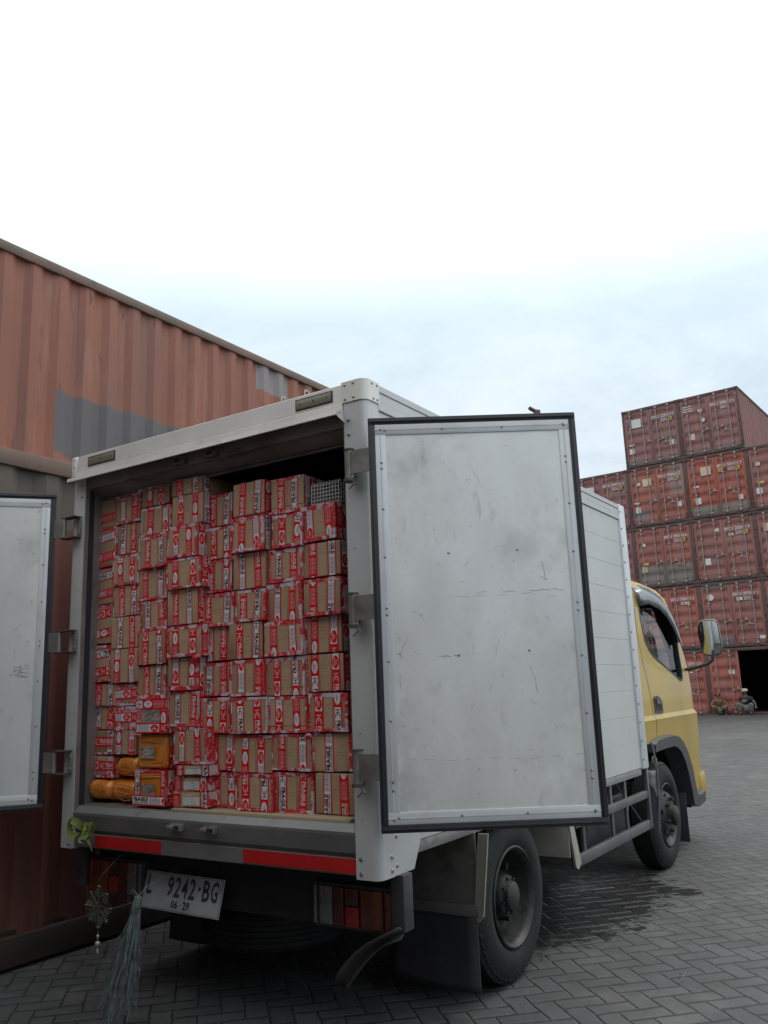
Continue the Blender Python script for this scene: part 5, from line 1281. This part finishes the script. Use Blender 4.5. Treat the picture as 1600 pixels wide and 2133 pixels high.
def orange_box(x0, x1, z0, z1, y, label, taped):
    t = empty('wrapped_parcel', ((x0+x1)/2, y, z0)); w_, h = x1-x0, z1-z0; b = MB(); b.box(-w_/2, w_/2, 0, .3, 0, h, .02, 4)
    bmesh.ops.subdivide_edges(b.bm, edges=b.bm.edges[:], cuts=3, use_grid_fill=True)
    for v in b.bm.verts: v.co += Vector((rnd.uniform(-1, 1), rnd.uniform(-1, 1), rnd.uniform(-1, 1)))*.0016
    b.build('wrap', OW, t, smooth=60)
    b = MB(); fc = []; NX = 7; xa, xb, za, zb = (-w_*.34, w_*.16, h*.30, h*.66) if not taped else (-w_*.24, w_*.18, h*.25, h*.62)
    for i in range(NX+1): fc.append([b.bm.verts.new((xa+(xb-xa)*i/NX, -.005-CR.uniform(0, .003), za+(zb-za)*k/NX)) for k in range(NX+1)])
    for i in range(NX):
        for k in range(NX): b.bm.faces.new((fc[i][k], fc[i+1][k], fc[i+1][k+1], fc[i][k+1]))
    b.build('label_pouch', MATS['silver_wrap'], t, smooth=0)
    for q in range(9):
        b = MB() if q == 0 else b; z = h*(.78+.02*q) if q < 5 else h*(.08+.03*(q-5)); b.tube([(-w_*.36, -.0015, z), (0, -.005, z+rnd.uniform(-.006, .006)), (w_*.38, -.0015, z+rnd.uniform(-.008, .008))], .0018, 5)
    b.build('wrap_fold', OW, t, smooth=60)
    if taped:
        tape(t, upright(-w_/2+TWD+.0, 0, -.006), h, .0, True, wd=TWD*.85); tape(t, upright(w_/2-.002, 0, -.006), h, .4, True, wd=TWD*.7); tape(t, flatways(-w_/2, .0, -.0085), w_, .05, False)
        m_ = sideways(w_/2+.0022, 0, .004); tape(t, m_, h, .2, True, name='side_tape')
        b = MB(); wrap_band(b, w_, h, .3, .012); b.build('crumpled_edge_tape', TC, t, smooth=25)
    else:
        m_ = sideways(w_/2+.003, 0, .02); tape(t, m_, h, .2, True, name='side_tape')
    tag(t, label, 'wrapped parcel', 'orange wrapped parcels in the cargo box')
orange_box(-.505, -.300, 1.082, 1.246, .085, 'orange wrapped parcel with a silver label pouch, without tape on its front', False)
orange_box(-.500, -.275, .914, 1.078, .070, 'orange wrapped parcel framed with red fragile tape, standing on the cargo floor', True)
# grey plastic basket above the rightmost column
t = empty('plastic_basket', (.662, .13, 2.249)); gm = mat('basket_grey_plastic', (.40, .41, .40), (.33, .34, .33), 6, .5)
b = MB(); W2 = .085; H_ = .095
for k in range(10):
    x = -W2+.017*k+.002; b.box(x, x+.0045, 0, .004, 0, H_, .001); b.tube([(x+.002, .002, H_), (x+.004, .004, H_+.010), (x+.012, .008, H_+.004)], .0028, 6)
for k in range(6): b.box(-W2, W2-.008, .001, .004, .005+.017*k, .009+.017*k)
b.build('front_lattice', gm, t, smooth=40)
b = MB()
for x in (-W2-.004, W2-.004):
    for k in range(5): b.box(x, x+.003, .005, .25, .005+.02*k, .010+.02*k)
    for k in range(12): b.box(x, x+.003, .005+.021*k, .009+.021*k, 0, H_)
b.box(-W2, W2, .005, .25, 0, .004); b.build('side_lattice', gm, t, smooth=40)
tag(t, 'grey plastic lattice basket standing on top of the rightmost carton column', 'basket')
t = empty('white_box', (.80, .20, 2.249)); b = MB(); b.box(-.045, .045, 0, .22, 0, .10, .006); b.build('box_body', mat('off_white_plastic', (.36, .36, .34), (.3, .3, .28), 5, .5), t); b = MB(); b.box(-.047, .047, -.002, .222, .088, .104, .003); b.build('lid', MATS['off_white_plastic'], t)
tag(t, 'plain off-white box standing beside the grey lattice basket', 'box')

# ------------------------------------------------------------------ ornaments at the rear
SM = mat('raffia_grey_green', (.20, .235, .225), (.075, .095, .09), 25, .6)
t = empty('rope_tassel', (-.262, -.10, .555)); b = MB(); R = random.Random(3)
for k in range(125):
    a = R.uniform(0, 2*PI); q = math.sqrt(R.random()); L = R.uniform(.30, .52) if k % 3 else R.uniform(.44, .53)
    x0, y0 = .013*q*math.cos(a), .018*q*math.sin(a); sx, sy = (.070*q*math.cos(a)-.118), .07*q*math.sin(a)
    pts = []
    for i in range(7):
        u = i/6; wv = .010*math.sin(u*R.uniform(4, 11)+a*3)*u**.4; pts.append((x0+sx*u**1.3+wv, y0+sy*u**1.2+wv*.6, -L*u-(0 if u < 1 else 0)))
    if R.random() < .12: pts[-1] = (pts[-1][0]+R.uniform(-.02, .03), pts[-1][1], pts[-1][2]+R.uniform(0, .02))
    b.tube(pts, R.uniform(.0008, .0018), 3, cap=False)
b.build('strands', SM, t, smooth=60)
b = MB(); b.tube([(0, 0, .0), (-.002, 0, -.04)], .014, 10)
for k in range(5): b.tube([(.015*math.cos(a), .015*math.sin(a), -.006-.009*k) for a in [2*PI*i/12 for i in range(13)]], .003, 5, cap=False)
b.tube([(0, 0, 0), (-.005, .06, .03), (-.01, .24, .07)], .0015, 5); b.tube([(-.005, .01, .0), (-.04, 0, .025), (-.045, -.005, .012)], .002, 5); b.build('knot', SM, t, smooth=60)
tag(t, 'frayed grey-green rope tassel hanging left of the licence plate down to the ground', 'tassel')
om = mat('ornament_olive', (.11, .125, .085), (.07, .085, .055), 20, .4, .3)
t = empty('hanging_ornament', (-.525, -.10, .485)); b = MB()
for k in range(8):
    a = PI/2+k*PI/4; L = .088 if k % 2 == 0 else .082; d = Vector((math.cos(a), 0, math.sin(a))); n_ = Vector((-d.z, 0, d.x))
    b.tube([Vector((0, 0, 0)), d*L], .0035, 6)
    for q in range(4):
        p = d*(L*(.42+.15*q)); l = .030-.005*q
        for s in (-1, 1): b.tube([p, p+d*l*.7+n_*s*l], .0022, 5)
    b.dome(d*L, .007, (0, -1, 0), 1)
for k in range(6):
    a = k*PI/3+.3; b.poly([(0, -.006, 0), (.022*math.cos(a-.3), -.008, .022*math.sin(a-.3)), (.045*math.cos(a), -.006, .045*math.sin(a)), (.022*math.cos(a+.3), -.008, .022*math.sin(a+.3))])
b.tube([(0, 0, .10), (0, 0, .125), (.005, .10, .20), (.005, .25, .235)], .0007, 4); b.build('snowflake', om, t, smooth=40)
b = MB(); b.tube([(0, 0, -.10), (0, 0, -.13)], .001, 4)
for z, r in ((-.125, .008), (-.135, .005), (-.158, .014), (-.178, .006), (-.186, .007), (-.194, .005)):
    b.lathe([(z-r, .0005), (z-r*.7, r*.75), (z, r), (z+r*.7, r*.75), (z+r, .0005)], 'z', n=10)
for s in (-1, 0, 1): b.tube([(0, 0, -.185), (s*.009, 0, -.198)], .003, 5)
b.build('bead_pendant', mat('pearly_bead', (.42, .42, .36), (.25, .26, .2), 30, .25, .3), t, smooth=60)
tag(t, 'olive snowflake ornament with a bead pendant hanging under the left rear lamp', 'ornament')
lf = mat('pale_green_leaf', (.21, .27, .075), (.14, .19, .05), 12, .5, spots=[((.30, .33, .12), 9, .6, .8)])
t = empty('leaf_bow', (-.745, -.022, .80)); b = MB()
def ribbon(pts, w0, w1, n=10):
    P = [Vector(p) for p in pts]; L = len(P)-1; r_p = None; out = []
    for i in range(n+1):
        u = i/n*L; k = min(int(u), L-1); f = u-k; p0 = P[max(k-1, 0)]; p1 = P[k]; p2 = P[k+1]; p3 = P[min(k+2, L)]
        c = .5*((2*p1)+(p2-p0)*f+(2*p0-5*p1+4*p2-p3)*f*f+(-p0+3*p1-3*p2+p3)*f**3); out.append(c)
    prev = None
    for i, c in enumerate(out):
        d = (out[min(i+1, n)]-out[max(i-1, 0)]).normalized(); s = d.cross(Vector((.3*math.sin(i*.5), -1, .3))).normalized(); u = i/n; wd = (w0+(w1-w0)*u)*math.sin(PI*(.12+.86*u))**.5
        q = (b.bm.verts.new(c-s*wd), b.bm.verts.new(c+Vector((0, .005, 0))), b.bm.verts.new(c+s*wd))
        if prev: b.bm.faces.new((prev[0], q[0], q[1], prev[1])); b.bm.faces.new((prev[1], q[1], q[2], prev[2]))
        prev = q
ribbon([(0, 0, 0), (-.03, -.03, .035), (-.07, -.03, .03), (-.085, -.02, -.005), (-.06, -.03, -.03), (-.02, -.02, -.015)], .026, .022)
ribbon([(0, 0, 0), (-.02, -.03, .03), (-.05, -.045, .045), (-.075, -.03, .02)], .020, .012)
ribbon([(0, 0, -.005), (.02, -.03, .02), (.045, -.03, .02), (.06, -.02, .0), (.04, -.03, -.03), (.01, -.02, -.02)], .020, .018)
ribbon([(.03, -.01, -.02), (.06, -.03, .01), (.085, -.03, .03), (.09, -.02, .01), (.075, -.02, -.03)], .019, .014)
ribbon([(.01, -.01, -.01), (.045, -.02, -.03), (.07, -.02, -.06), (.08, -.015, -.095)], .014, .007)
ribbon([(-.0, -.01, .0), (.02, -.02, -.02), (.0, -.03, -.045), (.02, -.03, -.055)], .012, .008)
bb = b.build('ribbon', lf, t, smooth=60)
b = MB()
for k in range(22):
    a = rnd.uniform(-2.6, -.6); L = rnd.uniform(.03, .06); b.tube([(rnd.uniform(-.01, .015), -.01, -.02), (L*math.cos(a)*.7, -.02, -.02+L*math.sin(a)*.7), (L*math.cos(a)+rnd.uniform(-.01, .01), -.022, -.02+L*math.sin(a))], .0013, 4)
b.build('dry_tendrils', mat('dry_tan', (.20, .17, .11), (.12, .09, .06), 20, .7), t)
tag(t, 'folded pale green leaf bow tied at the lower left corner of the cargo box', 'leaf bow')

# ------------------------------------------------------------------ people (built facing -y, squatting, feet at the origin)
def skin_mesh(name, nodes, edges, m, parent, sub=2):
    me = bpy.data.meshes.new(name); me.from_pydata([n[0] for n in nodes], edges, []); o = bpy.data.objects.new(name, me); COL.objects.link(o)
    sk = o.modifiers.new('s', 'SKIN'); sk.use_smooth_shade = True; sk.branch_smoothing = .6
    for v, n in zip(me.skin_vertices[0].data, nodes): r = n[1]; v.radius = (r, r) if not isinstance(r, tuple) else r
    me.skin_vertices[0].data[0].use_root = True
    s = o.modifiers.new('ss', 'SUBSURF'); s.levels = sub; s.render_levels = sub
    em = eval_mesh(o); bpy.data.objects.remove(o); em.materials.append(m)
    for p in em.polygons: p.use_smooth = True
    return link(name, em, parent)
def person(x, z, yaw, label, skin, shirt, pants, cap=None, hair=None, print_=False, pose=0):
    wx = -4.9856+FC*x-FS*(-.25); wy = 32.34+FS*x+FC*(-.25)
    t = empty('person', (wx, wy, z), FY+yaw); nodes = []; E_ = []
    def nd(p, r, par=None):
        nodes.append((p, r)); i = len(nodes)-1
        if par is not None: E_.append((par, i))
        return i
    pel = nd((0, .10, .24), .13); sp = nd((0, .06, .38), .125, pel); ch = nd((0, .0, .52), .15, sp); up = nd((0, -.01, .61), .12, ch); nk = nd((0, -.02, .68), .05, up)
    hb = nd((0, -.03, .74), .065, nk); hd = nd((0, -.035, .80), .098, hb); ht = nd((0, -.02, .86), .092, hd); nd((0, -.01, .895), .05, ht)
    nd((0, -.115, .775), .018, hd)
    for s in (-1, 1):
        shd = nd((s*.17, -.01, .60), .06, up)
        if pose == 0: el = (s*.30, -.12, .42); wr = (s*.30, -.33, .30) if s > 0 else (s*.16, -.36, .36)
        else: el = (s*.33, -.10, .40); wr = (s*.40, -.32, .30)
        e = nd(el, .043, shd); w_ = nd(wr, .028, e); wv = Vector(wr); d = (Vector(wr)-Vector(el)).normalized()
        pm = wv+d*.05; p_ = nd(tuple(pm), (.036, .020), w_)
        for k in range(4):
            off = Vector((.022*(k-1.5), 0, 0)); f1 = pm+d*.045+off+Vector((0, 0, -.01)); f2 = f1+d*.03+Vector((0, .0, -.03)); a = nd(tuple(f1), .0095, p_); nd(tuple(f2), .008, a)
        th_ = nd(tuple(wv+d*.02+Vector((-s*.035, 0, .0))), .011, p_); nd(tuple(wv+d*.06+Vector((-s*.045, 0, -.015))), .009, th_)
        hp = nd((s*.11, .06, .21), .10, pel); kn = nd((s*.24, -.30, .38), .062, hp); an = nd((s*.19, -.16, .07), .040, kn); nd((s*.20, -.30, .03), .036, an)
    skin_mesh('body', nodes, E_, skin, t)
    # clothes follow the limbs
    pn = [((0, .10, .235), .15), ((.12, .05, .22), .115), ((.245, -.29, .385), .075), ((-.12, .05, .22), .115), ((-.245, -.29, .385), .075)]; pe = [(0, 1), (1, 2), (0, 3), (3, 4)]
    if pose == 1: pn += [((.19, -.17, .12), .058), ((-.19, -.17, .12), .058)]; pe += [(2, 5), (4, 6)]
    skin_mesh('trousers' if pose == 1 else 'shorts', pn, pe, pants, t)
    if shirt:
        sn = [((0, .06, .30), .145), ((0, .0, .50), .17), ((0, -.01, .61), .135), ((.18, -.02, .60), .075), ((.27, -.08, .49), .062), ((-.18, -.02, .60), .075), ((-.27, -.08, .49), .062), ((0, -.02, .655), .075)]
        s_ = skin_mesh('t_shirt', sn, [(0, 1), (1, 2), (2, 3), (3, 4), (2, 5), (5, 6), (2, 7)], shirt, t)
        if print_:
            b = MB()
            for k in range(7):
                for q in range(2):
                    if rnd.random() < .8: x_ = -.075+.022*k; b.box(x_, x_+.014, -.186, -.176, .50-.05*q, .525-.05*q, .002)
            b.build('shirt_print', WPAINT, s_)
    b = MB()
    for s in (-1, 1): b.box(s*.20-.045, s*.20+.045, -.36, -.10, 0, .035, .015)
    b.build('sandals', BLKP(), t)
    if cap:
        b = MB(); b.lathe([(.84, .106), (.87, .110), (.905, .100), (.935, .066), (.945, .0005)], 'z', (0, -.025, 0), 20); b.poly([(-.07, -.10, .852), (.07, -.10, .852), (.05, -.185, .842), (-.05, -.185, .842)], (0, 0, .008)); c_ = b.build('cap', cap, t, smooth=50)
        b = MB(); b.box(-.012, .012, -.130, -.115, .865, .895, .002); b.build('cap_mark', BLACKM, c_)
    if hair:
        hn = [((0, .01, .885), .10), ((0, .06, .80), .09), ((0, .07, .73), .065), ((.085, .0, .83), .05), ((-.085, .0, .83), .05), ((.09, .01, .75), .036), ((-.09, .01, .75), .036), ((0, -.07, .90), .03)]
        skin_mesh('hair', hn, [(0, 1), (1, 2), (0, 3), (0, 4), (3, 5), (4, 6), (0, 7)], hair, t)
    b = MB()
    for s in (-1, 1): b.dome((s*.033, -.118, .812), .011, (0, -1, 0), .4)
    b.box(-.026, .026, -.124, -.115, .745, .752, .002); b.build('eyes_and_mouth', BLACKM, t)
    tag(t, label, 'person'); return t
person(.36, -.05, math.radians(28), 'shirtless man squatting in camouflage shorts beside the open container', mat('brown_skin', (.15, .075, .045), (.12, .058, .035), 9, .55), None,
       mat('camouflage_cloth', (.06, .07, .05), (.16, .17, .14), 9, .8, lo=.48, hi=.52), hair=mat('dark_reddish_hair', (.045, .02, .015), None, 20, .7), pose=0)
person(1.39, .03, 0, 'man in a white cap, dark printed t-shirt and grey trousers squatting at dark opening', mat('brown_skin', (.20, .105, .065)), mat('navy_black_cloth', (.012, .013, .02), (.02, .02, .028), 9, .85),
       mat('grey_cloth', (.20, .20, .19), (.14, .14, .135), 9, .85), cap=mat('white_cap_cloth', (.48, .47, .42), None, 9, .8), print_=True, pose=1)
# litter on the paving
def litter(name, x, y, pts, r, m, label, cat):
    t = MB(); t.tube(pts, r, 5); o = t.build(name, m, None, loc=(x, y, .004)); tag(o, label, cat); return o
litter('curled_straw', 1.62, 1.55, [(0, 0, 0), (.015, .03, .012), (.01, .07, .02), (-.02, .10, .01)], .0022, mat('dull_straw', (.18, .13, .12), None, 9, .7), 'small curled pinkish straw lying on the pavers near the rear wheel', 'litter')
b = MB(); b.poly([(0, 0, .002), (.03, .006, .006), (.034, .026, .003), (.008, .022, .010)], (0, 0, .0015)); tag(b.build('paper_scrap', mat('scrap_white', (.45, .45, .42), None, 9, .7), None, loc=(2.05, 2.05, 0)), 'tiny pale paper scrap lying on the open paving right of the truck', 'litter')
